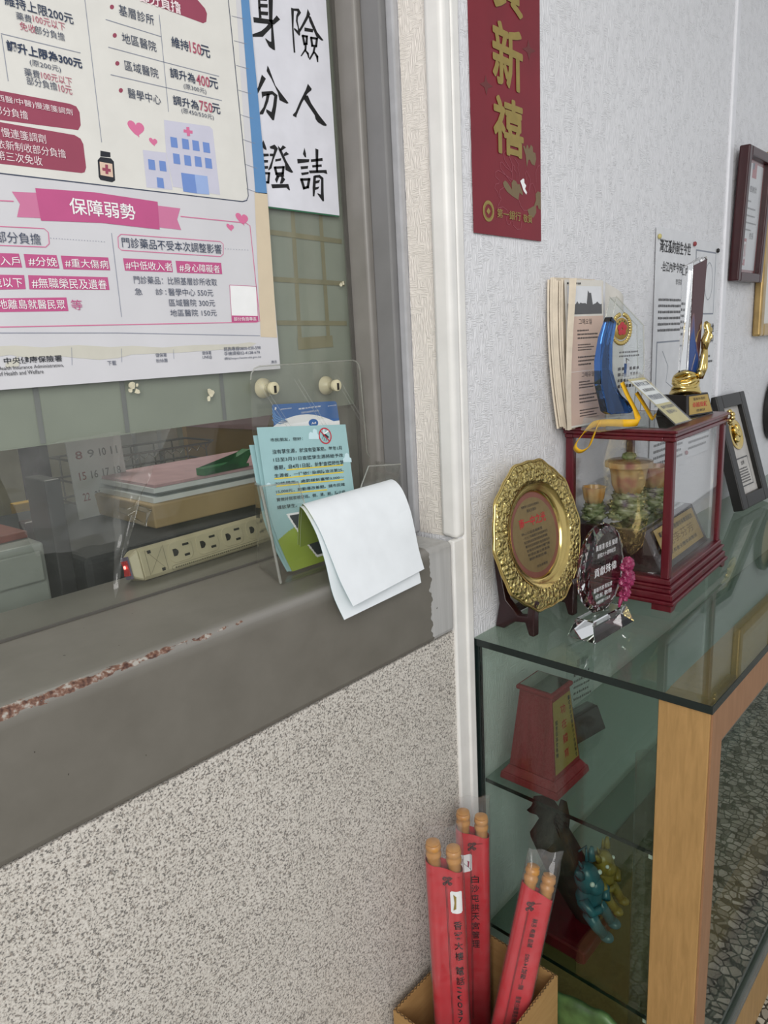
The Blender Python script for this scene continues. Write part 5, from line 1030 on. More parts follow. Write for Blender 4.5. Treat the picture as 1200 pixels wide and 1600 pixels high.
ang = math.atan((.050 - .0345) / (BT - .0282)); mb = MB('goldlabel', T(0, -.050 - .0006, .0282) @ rot(-ang, 'X'))
mb.poly([(-.0445, .010), (.0445, .010), (.0325, .152), (-.0325, .152)], 'goldlabel', 0); mb.M = mb.M
for i, ch in enumerate('功在體育'): mb.text(ch, -.008 - .0 * i, .118 - .030 * i, .010, .136 - .030 * i, 'redtext', .01, .0004)
for i, ch in enumerate('100年度臺南市小學運動會'): mb.text(ch, .022 + .0009 * i, .136 - .0102 * i, .029 + .0009 * i, .1445 - .0102 * i, 'textdark', .01, .0004)
for i, ch in enumerate('體育促進會敬贈'): mb.text(ch, -.030 - .0012 * i, .105 - .0105 * i, -.022 - .0012 * i, .114 - .0105 * i, 'textdark', .01, .0004)
mb.build('gold_plate', t, fixn=False)
t = thing('glass_plaque', 'small clear glass plaque on a black base behind the rosewood trophy', 'plaque', (1.30, -.075, .6552), R(-10))
MB('blackbase').hexa([(-.05, -.032, 0), (.05, -.032, 0), (.05, .032, 0), (-.05, .032, 0)], [(-.045, -.014, .05), (.045, -.014, .05), (.045, .014, .05), (-.045, .014, .05)]).build('base', t, bevel=.001)
mb = MB('clearslab'); mb.box((-.04, -.006, .0505), (.04, .006, .21)); mb.M = T(0, -.0065, 0); mb.text('感謝狀', -.02, .16, .02, .178, 'textgrey', 0, .0003); mb.textlines(-.03, .03, .15, .08, 5, 'textgrey', .4, .0003); mb.build('glass_plate', t, fixn=False)
t = thing('cattle_ornament', 'driftwood ornament with a teal and an ochre calf on the lower case shelf', 'ornament', (1.115, -.165, .3152))
mb = MB('redwood'); mb.box((-.065, -.055, .006), (.075, .085, .034)); mb.build('wood_base', t, bevel=.004)
for x, y in ((-.05, -.04), (.06, -.04), (.06, .07), (-.05, .07)): MB('redwood', T(x, y, 0)).lathe([(.011, 0), (.013, .003), (.012, .006)], 12).build('bun_foot', t, smooth=50)
MB('redwood', T(.052, -.035, 0)).lathe([(.010, .034), (.014, .042), (.008, .050), (.013, .058), (.006, .066)], 14).build('turned_knob', t, smooth=50)
mb = MB('drift'); mb.tube([(.035, -.02, .034), (.02, -.01, .08), (-.01, 0, .14), (-.035, .01, .20), (-.055, .03, .26), (-.05, .04, .30), (-.045, .045, .318)], [.030, .034, .036, .040, .036, .030, .020], 14)
mb.tube([(-.04, .02, .22), (-.01, .025, .27), (.01, .03, .29)], [.02, .014, .006], 8); mb.v = [p + Vector((.010 * noise.noise(p * 30), .010 * noise.noise(p * 34 + Vector((5, 0, 0))), 0)) for p in mb.v]; mb.build('driftwood', t, smooth=180)
mb = MB('straw'); mb.ball((.040, -.030, .070), (.040, .024, .036), bumpy=.25, bs=9, u=24, w=16); mb.build('straw_bundle', t, smooth=180)
def calf(mat, name, x, y, z, s, lean_):
    B = T(x, y, z) @ rot(lean_, 'Y'); mb = MB(mat, B)
    mb.ball((0, 0, 0), (.026 * s, .022 * s, .036 * s)); mb.ball((-.004, -.006, .052 * s), (.022 * s, .022 * s, .030 * s)); mb.ball((-.006, -.020 * s, .044 * s), (.015 * s, .014 * s, .016 * s))
    for q in (-1, 1):
        mb.tube([(q * .018 * s, -.004, .072 * s), (q * .027 * s, -.004, .092 * s)], [.009 * s, .003 * s], 8)
        mb.tube([(q * .008 * s, -.002, .078 * s), (q * .013 * s, -.002, .100 * s)], [.004 * s, .001], 8)
        mb.tube([(q * .022 * s, -.004, .018 * s), (q * .026 * s, -.018 * s, -.002), (q * .010 * s, -.026 * s, -.004 * s)], [.009 * s, .008 * s, .007 * s], 10)
        mb.tube([(q * .014 * s, -.004, -.026 * s), (q * .016 * s, -.016 * s, -.050 * s), (q * .014 * s, -.026 * s, -.066 * s)], [.012 * s, .010 * s, .009 * s], 10); mb.ball((q * .014 * s, -.030 * s, -.068 * s), (.010 * s, .013 * s, .008 * s))
    o = mb.build(name, t, smooth=180); e = MB('eyewhite', B)
    for q in (-1, 1): e.ball((-.004 + q * .013 * s, -.022 * s, .062 * s), .0042 * s, u=10, w=6)
    e.build('eyes', o, smooth=180)
calf('tealfig', 'teal_calf', -.020, -.040, .128, 1.15, R(-16)); calf('ochrefig', 'ochre_calf', .030, -.046, .140, .95, R(-14))
mb = MB('tealfig'); mb.tube([(-.045, .01, .235), (-.035, -.02, .222), (-.015, -.03, .23), (-.022, -.036, .19), (-.018, -.040, .15), (.0, -.046, .13)], .0028, 6); mb.build('rope', t, smooth=180)
random.seed(11)
for i, (x, y, z, r_) in enumerate(((1.22, -.30, .6552, .026), (1.31, -.27, .6552, .030), (1.43, -.31, .6552, .028), (1.28, -.33, .3152, .030), (1.38, -.29, .3152, .026), (1.25, -.31, .1507, .030))):
    mb = MB('shell'); mb.M = T(0, 0, r_ * .62)
    for k in range(11): a = k * .62; q = r_ * (.75 - k * .062); mb.ball((q * .7 * math.cos(a), q * .7 * math.sin(a), k * r_ * .10), (q * .7, q * .7, min(q * .66, r_ * .6)), u=12, w=8, bumpy=.2, bs=5)
    o = mb.build('sea_shell', smooth=180); o.location = (x, y, z)
    tag(o, ['pale shell nearest the corner post on the upper case shelf', 'large pale shell second from the post on the upper case shelf', 'pale shell farthest right on the upper case shelf', 'pale shell nearest the post on the lower case shelf', 'pale shell behind another on the lower case shelf', 'pale shell on the bottom board of the case'][i], 'shell', 'shells in the display case')

# ------------------------------------------------------------------ on the case: golden plate on a stand
tp_ = thing('award_plate', 'round gold award plate with embossed scalloped rim on a dark stand', 'plate', (1.146, -.062, 1.136), rot=(R(-11), 0, R(-2)))
PS = .945
def rimr(a): return .1510 + .0022 * math.cos(a * 10) + .0012 * math.cos(a * 20)
def ringgrid(mb, radii, mat, N=144):
    vs, fs = [], []
    for (fr_, d) in radii:
        for k in range(N): a = 2 * math.pi * k / N; r_ = fr_ * (rimr(a) / .1515 if fr_ > .125 else 1); vs.append((PS * r_ * math.cos(a), -d, PS * r_ * math.sin(a)))
    for i in range(len(radii) - 1):
        for k in range(N): fs.append((i * N + k, i * N + (k + 1) % N, (i + 1) * N + (k + 1) % N, (i + 1) * N + k))
    mb.add(vs, fs, mat); return mb
mb = MB('goldemboss'); ringgrid(mb, [(.1075, .007), (.113, .0095), (.122, .011), (.132, .0115), (.142, .011), (.1475, .009)], 'goldemboss'); mb.v = [p + Vector((0, -.0022 * abs(noise.noise(p * 95)) - .0016 * noise.noise(p * 190), 0)) for p in mb.v]; 
mb2 = MB('goldemboss')
N2, RR = 260, 16
vs, fs = [], []
for i in range(RR + 1):
    for k in range(N2):
        a = 2 * math.pi * k / N2; f = i / RR; r_ = .108 + (rimr(a) - .0045 - .108) * f; w_ = math.sin(math.pi * f) ** .5
        q = Vector((PS * r_ * math.cos(a), 0, PS * r_ * math.sin(a))); h_ = .009 + .003 * w_ + w_ * (.0030 * (noise.noise(q * 120)) + .0018 * noise.noise(q * 260 + Vector((3, 1, 2))))
        vs.append((q.x, -h_, q.z))
for i in range(RR):
    for k in range(N2): fs.append((i * N2 + k, i * N2 + (k + 1) % N2, (i + 1) * N2 + (k + 1) % N2, (i + 1) * N2 + k))
mb2.add(vs, fs, 'goldemboss'); mb2.build('embossed_rim', tp_, smooth=180)
mb = MB('gold'); ringgrid(mb, [(.086, -.004), (.088, .001), (.092, .0035), (.098, .0040), (.103, .006), (.1081, .0095)], 'gold'); mb.build('polished_well', tp_, smooth=180)
mb = MB('gold'); ringgrid(mb, [(.1472, .0085), (.149, .0098), (.1512, .0092), (.1528, .007), (.152, .0045), (.12, -.002), (.09, -.008), (.001, -.009)], 'gold'); mb.build('rolled_edge', tp_, smooth=60)
mb = MB('platecentre', Matrix.Scale(PS, 4) @ T(0, .0035, 0)); mb.poly(circ(0, 0, .0868, n=48), 'platerim', 0); mb.poly(circ(0, 0, .076, n=48), 'platecentre', .0003)
mb.text('南一中之光', -.048, .020, .046, .040, 'redtext', .015, .0007); mb.text('榮膺第十五屆校友會傑出', -.032, .058, .030, .0635, 'textdark', 0, .0007); mb.text('黃先生惠存', -.016, .048, .018, .0545, 'textdark', 0, .0007)
for i, s_ in enumerate(('熱心公益造福鄉里', '一九七〇年畢業於本校服務地方', '努力耕耘成就斐然堪為後學典範', '秉持校訓服務社會貢獻良多', '發揚母校精神光耀門楣', '特頒此盤以資表揚', '期許再創佳績')): mb.text(s_, -.046 + .002 * i, .006 - .0088 * i, (.048 - .003 * (i % 3)) - (.02 if i in (0, 6) else 0), .0118 - .0088 * i, 'textdark', 0, .0007)
mb.text('校友會敬贈', -.012, -.066, .026, -.0605, 'textdark', 0, .0007); mb.build('engraved_centre', tp_, fixn=False)
st = thing('plate_stand', 'dark lacquered easel stand holding the gold plate', 'stand', (1.148, -.055, .9542), R(-3))
for x in (-.052, .085):
    o = MB('darkwood').prismx([(-.040, 0), (-.028, 0), (-.020, .024), (.004, .020), (.030, .0), (.050, 0), (.040, .05), (.055, .16), (.044, .16), (.024, .060), (-.004, .035), (-.024, .038), (-.0285, .068), (-.036, .078), (-.043, .068), (-.040, .04)], x - .009, x + .009).build('side_arm', st, bevel=.003, seg=3, smooth=60)
MB('darkwood').box((-.043, .028, .02), (.076, .040, .034)).build('cross_bar', st, bevel=.002)

# crystal oval with a rose
t = thing('crystal_plaque', 'oval cut-crystal plaque with magenta glass rose on a clear wedge base', 'plaque', (1.196, -.172, .9542), R(-4))
MB('crystal').hexa([(-.072, -.030, 0), (.072, -.030, 0), (.072, .030, 0), (-.072, .030, 0)], [(-.060, -.018, .036), (.060, -.018, .036), (.060, .018, .036), (-.060, .018, .036)]).build('base', t, bevel=.0015, seg=1)
mb = MB('crystal', T(-.006, 0, .123)); NN = 26; ov = lambda r_, k: ((.074 - r_) * math.cos(2 * math.pi * k / NN), (.0865 - r_) * math.sin(2 * math.pi * k / NN))
vs = []
for (r_, y) in ((.016, -.0125), (.005, -.0085), (0, 0.0), (.005, .0085), (.016, .0125)):
    for k in range(NN):
        kk = k + (.5 if r_ == .005 else 0); x, z = ov(r_ + (.0016 if (k % 2 and r_ == 0) else 0), kk); vs.append((x, y, z))
fs = [tuple(range(NN)), tuple(reversed(range(4 * NN, 5 * NN)))]
for i in range(4):
    for k in range(NN):
        a, b_, c_, d_ = i * NN + k, i * NN + (k + 1) % NN, (i + 1) * NN + (k + 1) % NN, (i + 1) * NN + k
        fs += [(a, b_, c_), (a, c_, d_)]
mb.add(vs, fs, 'crystal'); mb.build('oval_crystal', t)
mb = MB('whiteink', T(-.006, -.0128, .123)); mb.text('貢獻殊偉', -.044, -.007, .034, .010, 'whiteink', .0, .0003); mb.text('黃惠清 校長 榮退', -.040, .042, .036, .053, 'whiteink', 0, .0003); mb.text('創校六十週年紀念', -.034, .028, .030, .037, 'whiteink', 0, .0003)
mb.build('etched_heading', t, fixn=False); mb = MB('whiteink', T(-.006, -.0128, .123)); mb.text('臺南市家長協會', -.046, -.036, .020, -.027, 'whiteink', 0, .0003); mb.text('校友 敬贈', -.040, -.049, .018, -.040, 'whiteink', 0, .0003); mb.text('中華民國一〇五年', -.036, -.060, .014, -.054, 'whiteink', 0, .0003); mb.build('etched_caption', t, fixn=False)
mb = MB('rosecrystal'); random.seed(4)
for (cx, cz, r_) in ((.056, .116, .018), (.055, .088, .022), (.049, .062, .014)):
    for k in range(9):
        a = 2.4 * k; d = r_ * (.18 + .075 * k); mb.ball((cx + d * math.cos(a), -.020 - .005 * math.cos(k), cz + d * math.sin(a)), (r_ * (.62 - .03 * k), r_ * .34, r_ * (.50 - .02 * k)), u=16, w=12, bumpy=.55, bs=4)
mb.tube([(.050, -.016, .06), (.040, -.016, .046), (.036, -.016, .036)], [.005, .004, .002], 8); mb.build('glass_rose', t, smooth=50)

# red cabinet with cast glass inside
BX, BY, BW, BD = 1.357, -.234, .340, .222
bx = thing('red_display_box', 'small red lacquer display box with glass sides holding cast-glass flowers', 'display box', (BX, BY, .9542), R(2.5))
def fr_(o_, z0, z1, mat='redwood', mb=None): return (mb or MB(mat)).box((-o_, -o_, z0), (BW + o_, BD + min(o_, .004), z1), mat)
mb = MB('redwood'); fr_(.012, .022, .036, mb=mb); fr_(.017, .014, .022, mb=mb); fr_(.007, .036, .046, mb=mb); fr_(.010, .046, .052, mb=mb); fr_(.004, .052, .064, mb=mb); mb.build('moulded_base', bx, bevel=.0025, seg=3)
for i, (x, y) in enumerate(((-.012, -.012), (BW - .04, -.012), (-.012, BD - .04), (BW - .04, BD - .04))):
    MB('redwood').prism([(x, .0), (x + .018, 0), (x + .026, .006), (x + .052, .0139), (x, .0139)] if x < 0 else [(x + .052, 0), (x + .034, 0), (x + .026, .006), (x, .0139), (x + .052, .0139)], y, y + .04).build('foot', bx, bevel=.001)
mb = MB('redwood'); fr_(.004, .348, .356, mb=mb); fr_(.009, .356, .362, mb=mb); 
for (a, b_) in (((-.006, -.006, .340), (BW + .006, .018, .348)), ((-.006, BD - .018, .340), (BW + .006, BD, .348)), ((-.006, .018, .340), (.018, BD - .018, .348)), ((BW - .018, .018, .340), (BW + .006, BD - .018, .348))): mb.box(a, b_)
mb.v = list(mb.v); tf = mb.build('top_frame', bx, bevel=.002, seg=2)
MB('topglass').box((.02, .02, .3621), (BW - .02, BD - .016, .3632)).build('top_glass', bx)
for (x, y) in ((-.001, -.001), (BW - .016, -.001), (-.001, BD - .017), (BW - .016, BD - .017)): MB('redwood').box((x, y, .064), (x + .017, y + .017, .3399)).build('post', bx, bevel=.002)
for a, b_ in (((.016, .004, .0642), (BW - .016, .006, .3398)), ((.004, .016, .0642), (.006, BD - .017, .3398)), ((BW - .008, .016, .0642), (BW - .006, BD - .017, .3398)), ((.016, BD - .008, .0642), (BW - .016, BD - .006, .3398))): MB('clearpic').box(a, b_).build('glass_pane', bx)
pl_ = thing('sculpture_plinth', 'dark plinth with mirror top and gold plate inside the red display box', 'plinth', (BX + .020, BY + .020, 1.0185), R(2.5))
mb = MB('darkwood'); mb.hexa([(0, 0, 0), (.30, 0, 0), (.30, .18, 0), (0, .18, 0)], [(0, .040, .085), (.30, .040, .085), (.30, .18, .085), (0, .18, .085)]); mb.build('body', pl_, bevel=.002)
MB('mirror').box((.010, .052, .0852), (.29, .172, .0865)).build('mirror_top', pl_)
mb = MB('goldlabel', T(0.02, -.0008, 0.006) @ rot(-math.atan(.040 / .085), 'X')); mb.box((.015, -.0008, .010), (.255, 0, .082)); mb.M = mb.M @ T(0, -.0008, 0); mb.text('桃李芬芳', .05, .036, .22, .056, 'goldtext', 0, .0004); mb.text('臺南市教育局敬贈校長榮退紀念', .03, .062, .24, .073, 'textdark', .01, .0004); mb.text('家長會全體委員敬賀', .05, .020, .22, .028, 'textdark', 0, .0004); mb.build('gold_label', pl_, fixn=False)
def glassflower(label, x, y, s, lid):
    g = thing('glass_flower', label, 'sculpture', (x, y, 1.1052), group='cast-glass flowers in the red box')
    mb = MB('liuligreen')
    for k in range(14):
        a = 2.4 * k; rr = (.020 - .0007 * k) * s; mb.ball((rr * math.cos(a), rr * math.sin(a), (.010 + .0035 * k) * s), (.021 * s, .021 * s, .011 * s), u=20, w=14, bumpy=.5, bs=5)
    mb.build('leafy_stem', g, smooth=180)
    mb = MB('liuliamber'); n_ = 40; vs, fs = [], []
    for (r_, h) in ((.010, .052), (.024, .058), (.031, .075), (.033, .095), (.036, .108), (.032, .108), (.028, .09), (.020, .066), (.004, .062)):
        for k in range(n_): a = 2 * math.pi * k / n_; q = r_ * s * (1 + .07 * math.cos(8 * a)); vs.append((q * math.cos(a), q * math.sin(a), h * s))
    for i in range(8):
        for k in range(n_): fs.append((i * n_ + k, i * n_ + (k + 1) % n_, (i + 1) * n_ + (k + 1) % n_, (i + 1) * n_ + k))
    mb.add(vs, fs); mb.build('cup', g, smooth=60)
    if lid:
        mb = MB('liuliamber'); mb.M = T(0, 0, .109 * s)
        vs, fs = [], []
        for (r_, h) in ((.0, 0), (.044, 0), (.044, .010), (.036, .013), (.012, .014), (0.001, .014)):
            for k in range(n_): a = 2 * math.pi * k / n_; q = r_ * s * (1 + .04 * math.cos(14 * a)); vs.append((q * math.cos(a), q * math.sin(a), h * s))
        for i in range(5):
            for k in range(n_): fs.append((i * n_ + k, i * n_ + (k + 1) % n_, (i + 1) * n_ + (k + 1) % n_, (i + 1) * n_ + k))
        mb.add(vs, fs); mb.build('lid', g, smooth=60); MB('liuligreen').ball((0, 0, .128 * s), (.014 * s, .014 * s, .008 * s), bumpy=.3, bs=4).build('knob', g, smooth=180)
    return g
glassflower('largest amber glass flower cup with fluted lid in the red box', BX + .085, BY + .125, 1.10, True)
glassflower('amber glass flower cup at the right in the red box', BX + .205, BY + .115, .95, False)
glassflower('amber glass flower cup at the back left in the red box', BX + .05, BY + .186, .70, False)
o = MB('bluecrystal').ball((0, 0, .007), .0078).build('blue_glass_bead', smooth=180); o.location = (BX + .255, BY + .165, 1.1053); tag(o, 'small blue glass bead beside the flower cups in the red box', 'bead')
mb = MB('gold'); mb.M = T(0, 0, 0)
for k in range(5): mb.ball((.006 * math.sin(k * 2), .004 * math.cos(k * 1.7), -.0065 * k + .010), (.008 - .0006 * k, .006, .006), u=10, w=7, bumpy=.35, bs=4)
o = mb.build('gold_charm', smooth=180); o.location = (BX + BW + .008, BY + .006, .9542 + .352); tag(o, 'small gold charm hanging on the right corner of the red box', 'charm')

TOPZ = .9542 + .3635
# newspapers standing against the wall
nw = thing('newspaper_stack', 'folded newspapers standing against the white wall on the red box', 'newspapers', (1.29, -.012, TOPZ), R(-3))
nw.location = (1.378, -.006, TOPZ)
def npage(x0, x1, y, lean_, curl, h): return lambda s, q: (x0 + (x1 - x0) * s, y + lean_ * (1 - q) - curl * math.sin(s * 3.1) * (1 - .3 * q) * .5, h * q)
random.seed(21)
mb = MB('newsedge')
for k in range(7):
    y = -.004 - .0036 * k; x0 = -.092 + .004 * random.random() + .002 * k
    mb.grid(lambda s, q, y=y, x0=x0, k=k: (x0 + .014 * (1 - q) ** 2 + .16 * s - .010 * math.sin(q * 3), y - .012 * (1 - q), .292 * q + .004 * math.sin(k)), 6, 14, 'newsedge'); mb.grid(lambda s, q, y=y, x0=x0, k=k: (x0 + .014 * (1 - q) ** 2 + .002 * s - .010 * math.sin(q * 3), y - .012 * (1 - q) - .003 * s, .292 * q + .004 * math.sin(k)), 2, 14, 'newsedge')
mb.build('inner_pages', nw, smooth=180, fixn=False)
Rn = T(-.078, -.046, .002) @ rot(R(-2.5), 'X') @ rot(R(-4), 'Z')
mb = MB('news', Rn); mb.box((0, 0, 0), (.128, .0012, .288)); mb.poly([(.006, .225), (.122, .225), (.122, .276), (.006, .276)], 'paperdoc', .0003); 
random.seed(8); tr_ = [(.006, .222)] + [(.006 + .116 * i / 22, .240 + .007 * random.random() + (.022 if 12 < i < 16 else 0)) for i in range(23)] + [(.122, .222)]
mb.poly(tr_, 'textgrey', .0006); mb.poly([(.004, .004), (.126, .004), (.126, .218), (.004, .218)], 'salmon', .0004)
mb.text('그해오월', .040, .202, .085, .213, 'textdark', 0, .0008); mb.text('그해유월', .045, .098, .088, .108, 'textdark', 0, .0008)
for v1, v0 in ((.194, .172), (.165, .150), (.142, .120), (.092, .075), (.066, .045), (.035, .018)): mb.textlines(.035, .105, v1, v0, 3, 'textdark', .45, .0008, .5)
mb.textlines(.006, .05, .284, .278, 1, 'textdark', .7, .0006); mb.line([(.004, .1105), (.126, .1105)], .0006, 'white', .0008); mb.build('front_page', nw, fixn=False)
mb = MB('news'); mb.grid(lambda s, q: (.050 + .115 * s - .03 * (1 - q) * s * .3, -.056 + .030 * s + .02 * math.sin(s * 4 + q * 2) * .4, .286 * q - .03 * s * q), 12, 14, 'news'); mb.build('curled_page', nw, smooth=180)
mb = MB('newsedge'); mb.grid(lambda s, q: (-.090 + .012 * s - .006 * math.sin(q * 4), -.048 - .006 * s * (.4 + q), .29 * q), 3, 14); mb.build('folded_flap', nw, smooth=180)

# blue crescent crystal award with emblem
aw = thing('crescent_award', 'clear crystal award with deep blue crescent and gold emblem on the red box', 'award', (1.3132, -.101, TOPZ), R(-17))
clr = [(.020, .030), (.037, .2531), (.1155, .1959), (.1207, .119), (.113, .032)]
clr = [(.026, .028), (.030, .08), (.018, .13), (.022, .195), (.037, .252), (.1155, .1959), (.1207, .119), (.113, .028)]
cp_ = MB('clearslab').prism(clr, -.006, .010).build('clear_panel', aw, bevel=.002)
mb = MB('acrylicedge'); mb.tube([(x, -.0062, z) for x, z in clr[3:]], .0012, 6); mb.tube([(x, .0102, z) for x, z in clr[3:]], .0012, 6); mb.build('bevelled_edge', cp_)
cr = [(.006, .215), (-.0125, .176), (-.0215, .134), (-.0205, .090), (-.0025, .036), (.010, .030), (.066, .028), (.072, .034), (.056, .052), (.036, .066), (.0235, .082), (.010, .115), (.0095, .163), (.0195, .203)]
MB('bluecrystal').prism(cr, -.026, -.0065).build('blue_crescent', aw, bevel=.0025)
mb = MB('gold', T(.050, -.008, .191)); 
for k in range(30):
    a = math.pi * .5 + .28 + (2 * math.pi - .56) * k / 29; mb.ball((.0255 * math.cos(a), -.0012, .0275 * math.sin(a)), (.0048, .0022, .0045), u=8, w=6)
mb.lathe([(.001, .0012), (.0205, .0012), (.0205, .0)], 28, 'goldlabel', axis='y', closed=False)
em = mb.build('gold_emblem', aw, smooth=180); mb = MB('sealred', T(.050, -.0108, .191))
for k in range(5): a = math.pi / 2 + 2 * math.pi * k / 5; mb.lathe([(.0001, .0012), (.0056, .0006), (.0058, 0)], 14, 'sealred', axis='y', closed=False); n_ = 42; mb.v[-n_:] = [p + Vector((.0075 * math.cos(a), 0, .0075 * math.sin(a))) for p in mb.v[-n_:]]
mb.M = T(.050, -.0100, .191)
for k, ch in enumerate('臺南市議會'): a = R(140 - 25 * k); mb.text(ch, .0152 * math.cos(a) - .0022, .0152 * math.sin(a) - .0022, .0152 * math.cos(a) + .0022, .0152 * math.sin(a) + .0022, 'textdark', .01, .0004)
mb.build('plum_flower', em, fixn=False)
mb = MB('textgrey', T(0, -.0064, 0)); mb.textlines(.048, .105, .150, .135, 2, 'textgrey', .5, .0003); mb.textlines(.045, .108, .120, .075, 4, 'textgrey', .6, .0003); mb.build('etched_lines', aw, fixn=False)
MB('clearslab').hexa([(-.030, -.034, 0), (.105, -.034, 0), (.105, .018, 0), (-.030, .018, 0)], [(-.026, -.030, .026), (.10, -.030, .026), (.10, .014, .026), (-.026, .014, .026)]).build('clear_base', aw, bevel=.002)

# name badge sloping over the box top, yellow ribbon
bg_ = thing('name_badge', 'plastic name badge with clip sloping down the red box top', 'badge', (1.385, -.175, TOPZ))
A0, A1, B1, B0 = Vector((-.058, .036, .106)), Vector((.030, .036, .104)), Vector((.105, -.043, .0025)), Vector((.018, -.044, .0025))
def bq(s, q): return A0.lerp(A1, s).lerp(B0.lerp(B1, s), q)
ux = (A1 - A0).normalized(); vz = (A0 - B0).normalized(); nn = ux.cross(vz).normalized(); vz = nn.cross(ux) * -1 if nn.cross(ux).dot(vz) < 0 else nn.cross(ux)
def plane_pts(mb, s0, q0, s1, q1, mat, w):
    off = nn * (-w if nn.y > 0 else w); mb.add([bq(s0, q0) + off, bq(s1, q0) + off, bq(s1, q1) + off, bq(s0, q1) + off], [(0, 1, 2, 3)], mat)
mb = MB('badgegold'); plane_pts(mb, .06, .10, .94, .98, 'badgegold', .0002); plane_pts(mb, .10, .14, .90, .60, 'whitepaper', .0005)
def btext(txt, s0, s1, q0, q1, mat):
    vs, fs, x0, x1, y0, y1 = text_mesh(txt, .01); off = nn * (-.0009 if nn.y > 0 else .0009)
    mb.add([bq(s0 + (s1 - s0) * (p.x - x0) / (x1 - x0), q1 + (q0 - q1) * (p.y - y0) / (y1 - y0)) + off for p in vs], fs, mat)
btext('臺南市志工隊', .15, .85, .17, .25, 'navy'); btext('志願服務證', .2, .8, .30, .36, 'textdark'); btext('關懷據點服務', .15, .85, .42, .52, 'navy'); btext('臺南市家庭教育', .2, .9, .64, .70, 'textdark'); btext('服務中心', .25, .75, .73, .80, 'textdark')
mb.build('card', bg_, fixn=False)
mb = MB('sleeve'); plane_pts(mb, 0, 0, 1, 1, 'sleeve', .0014); plane_pts(mb, 0, 0, 1, 1, 'sleeve', -.0006); mb.build('sleeve', bg_, fixn=False)
mb = MB('chrome'); c0 = bq(.28, 0.0); mb.box((c0.x - .006, c0.y - .004, c0.z - .006), (c0.x + .006, c0.y + .002, c0.z + .020)); mb.tube([(c0.x - .004, c0.y - .002, c0.z + .018), (c0.x - .010, c0.y - .004, c0.z + .030), (c0.x + .002, c0.y - .004, c0.z + .026)], .0015, 6); mb.build('clip', bg_, bevel=.001)
def ribbon(mb, path, w, wd):
    P = [Vector(crv(path, i / 60)) for i in range(61)]; Wd = [Vector(crv(wd, i / 60)).normalized() for i in range(61)]; vs = []
    for p, d in zip(P, Wd): vs += [p - d * w / 2, p + d * w / 2]
    mb.add(vs, [(2 * i, 2 * i + 1, 2 * i + 3, 2 * i + 2) for i in range(60)]); return mb
rb = thing('lanyard', 'yellow ribbon lanyard looping over the left corner of the red box', 'lanyard', (1.385, -.14, TOPZ))
mb = MB('lanyard'); L0 = Vector((1.385, -.14, TOPZ))
pw = [(1.352, -.132, 1.405), (1.362, -.140, 1.378), (1.378, -.147, 1.352), (1.383, -.152, 1.332), (1.372, -.158, 1.3265), (1.356, -.145, 1.326), (1.352, -.112, 1.326), (1.349, -.085, 1.3245), (1.344, -.070, 1.318), (1.342, -.052, 1.298), (1.343, -.038, 1.276), (1.344, -.050, 1.266), (1.343, -.068, 1.276), (1.343, -.078, 1.298), (1.347, -.088, 1.3235), (1.36, -.098, 1.3225)]
wd = [(1, 0, .2)] * 3 + [(.6, -.3, .7)] * 1 + [(.1, -.3, 1)] * 2 + [(-.1, -.35, 1)] * 3 + [(-.5, -.7, .6)] * 5 + [(0, -.3, 1)] * 2
ribbon(mb, [tuple(Vector(p) - L0 + Vector((-.016, -.006, .003))) for p in pw], .015, wd); mb.build('ribbon', rb, solid=.0012, smooth=180)
mb = MB('lanyard'); pw = [(1.376, -.150, 1.385), (1.392, -.158, 1.362), (1.408, -.163, 1.342), (1.418, -.166, 1.330), (1.432, -.164, 1.3285), (1.446, -.160, 1.336)]; wd = [(1, 0, .3)] * 6
ribbon(mb, [tuple(Vector(p) - L0) for p in pw], .013, wd); mb.build('ribbon_tail', rb, solid=.0012, smooth=180)

# obelisk trophy
ob = thing('crystal_trophy', 'tall slanted crystal trophy with gold figure on a black base', 'trophy', (1.617, -.156, TOPZ), R(-13))
MB('blackbase').hexa([(-.051, -.038, 0), (.051, -.038, 0), (.051, .038, 0), (-.051, .038, 0)], [(-.040, -.029, .046), (.040, -.029, .046), (.040, .029, .046), (-.040, .029, .046)]).build('base', ob, bevel=.001)
mb = MB('goldlabel', T(0, -.0386, 0) @ rot(-math.atan(.009 / .046), 'X')); mb.poly([(-.040, .004), (.046, .004), (.037, .043), (-.032, .043)], 'goldlabel', 0); mb.text('卓越貢獻', -.024, .018, .030, .029, 'redtext', .01, .0003); mb.text('臺南市政府', -.018, .033, .026, .039, 'textdark', 0, .0003); mb.text('感謝狀', -.012, .008, .020, .014, 'textdark', 0, .0003); mb.build('label_plate', ob, fixn=False)
mb = MB('crystal'); mb.hexa([(-.012, -.010, .058), (.026, -.010, .058), (.026, .010, .058), (-.014, .010, .058)], [(-.006, -.010, .320), (.043, -.010, .334), (.042, .010, .334), (-.016, .010, .312)]); mb.build('crystal_blade', ob, bevel=.001)
mb = MB('sunset'); mb.hexa([(-.009, -.0125, .064), (.024, -.0125, .064), (.024, -.0108, .064), (-.009, -.0108, .064)], [(-.006, -.0125, .314), (.040, -.0125, .328), (.040, -.0108, .328), (-.006, -.0108, .314)]); mb.build('colour_print', ob)
mb = MB('gold')
for k in range(6): mb.tube([((.032 - .0022 * k) * math.cos(a) + .003 * math.sin(3 * a + k), (.027 - .0016 * k) * math.sin(a), .050 + .0075 * k + .0045 * math.sin(2 * a + k * 1.3)) for a in [2 * math.pi * i / 26 for i in range(26)]], .0052, 8, cyclic=True)
mb.lathe([(.030, .0465), (.031, .052), (.020, .085), (.006, .096)], 16)
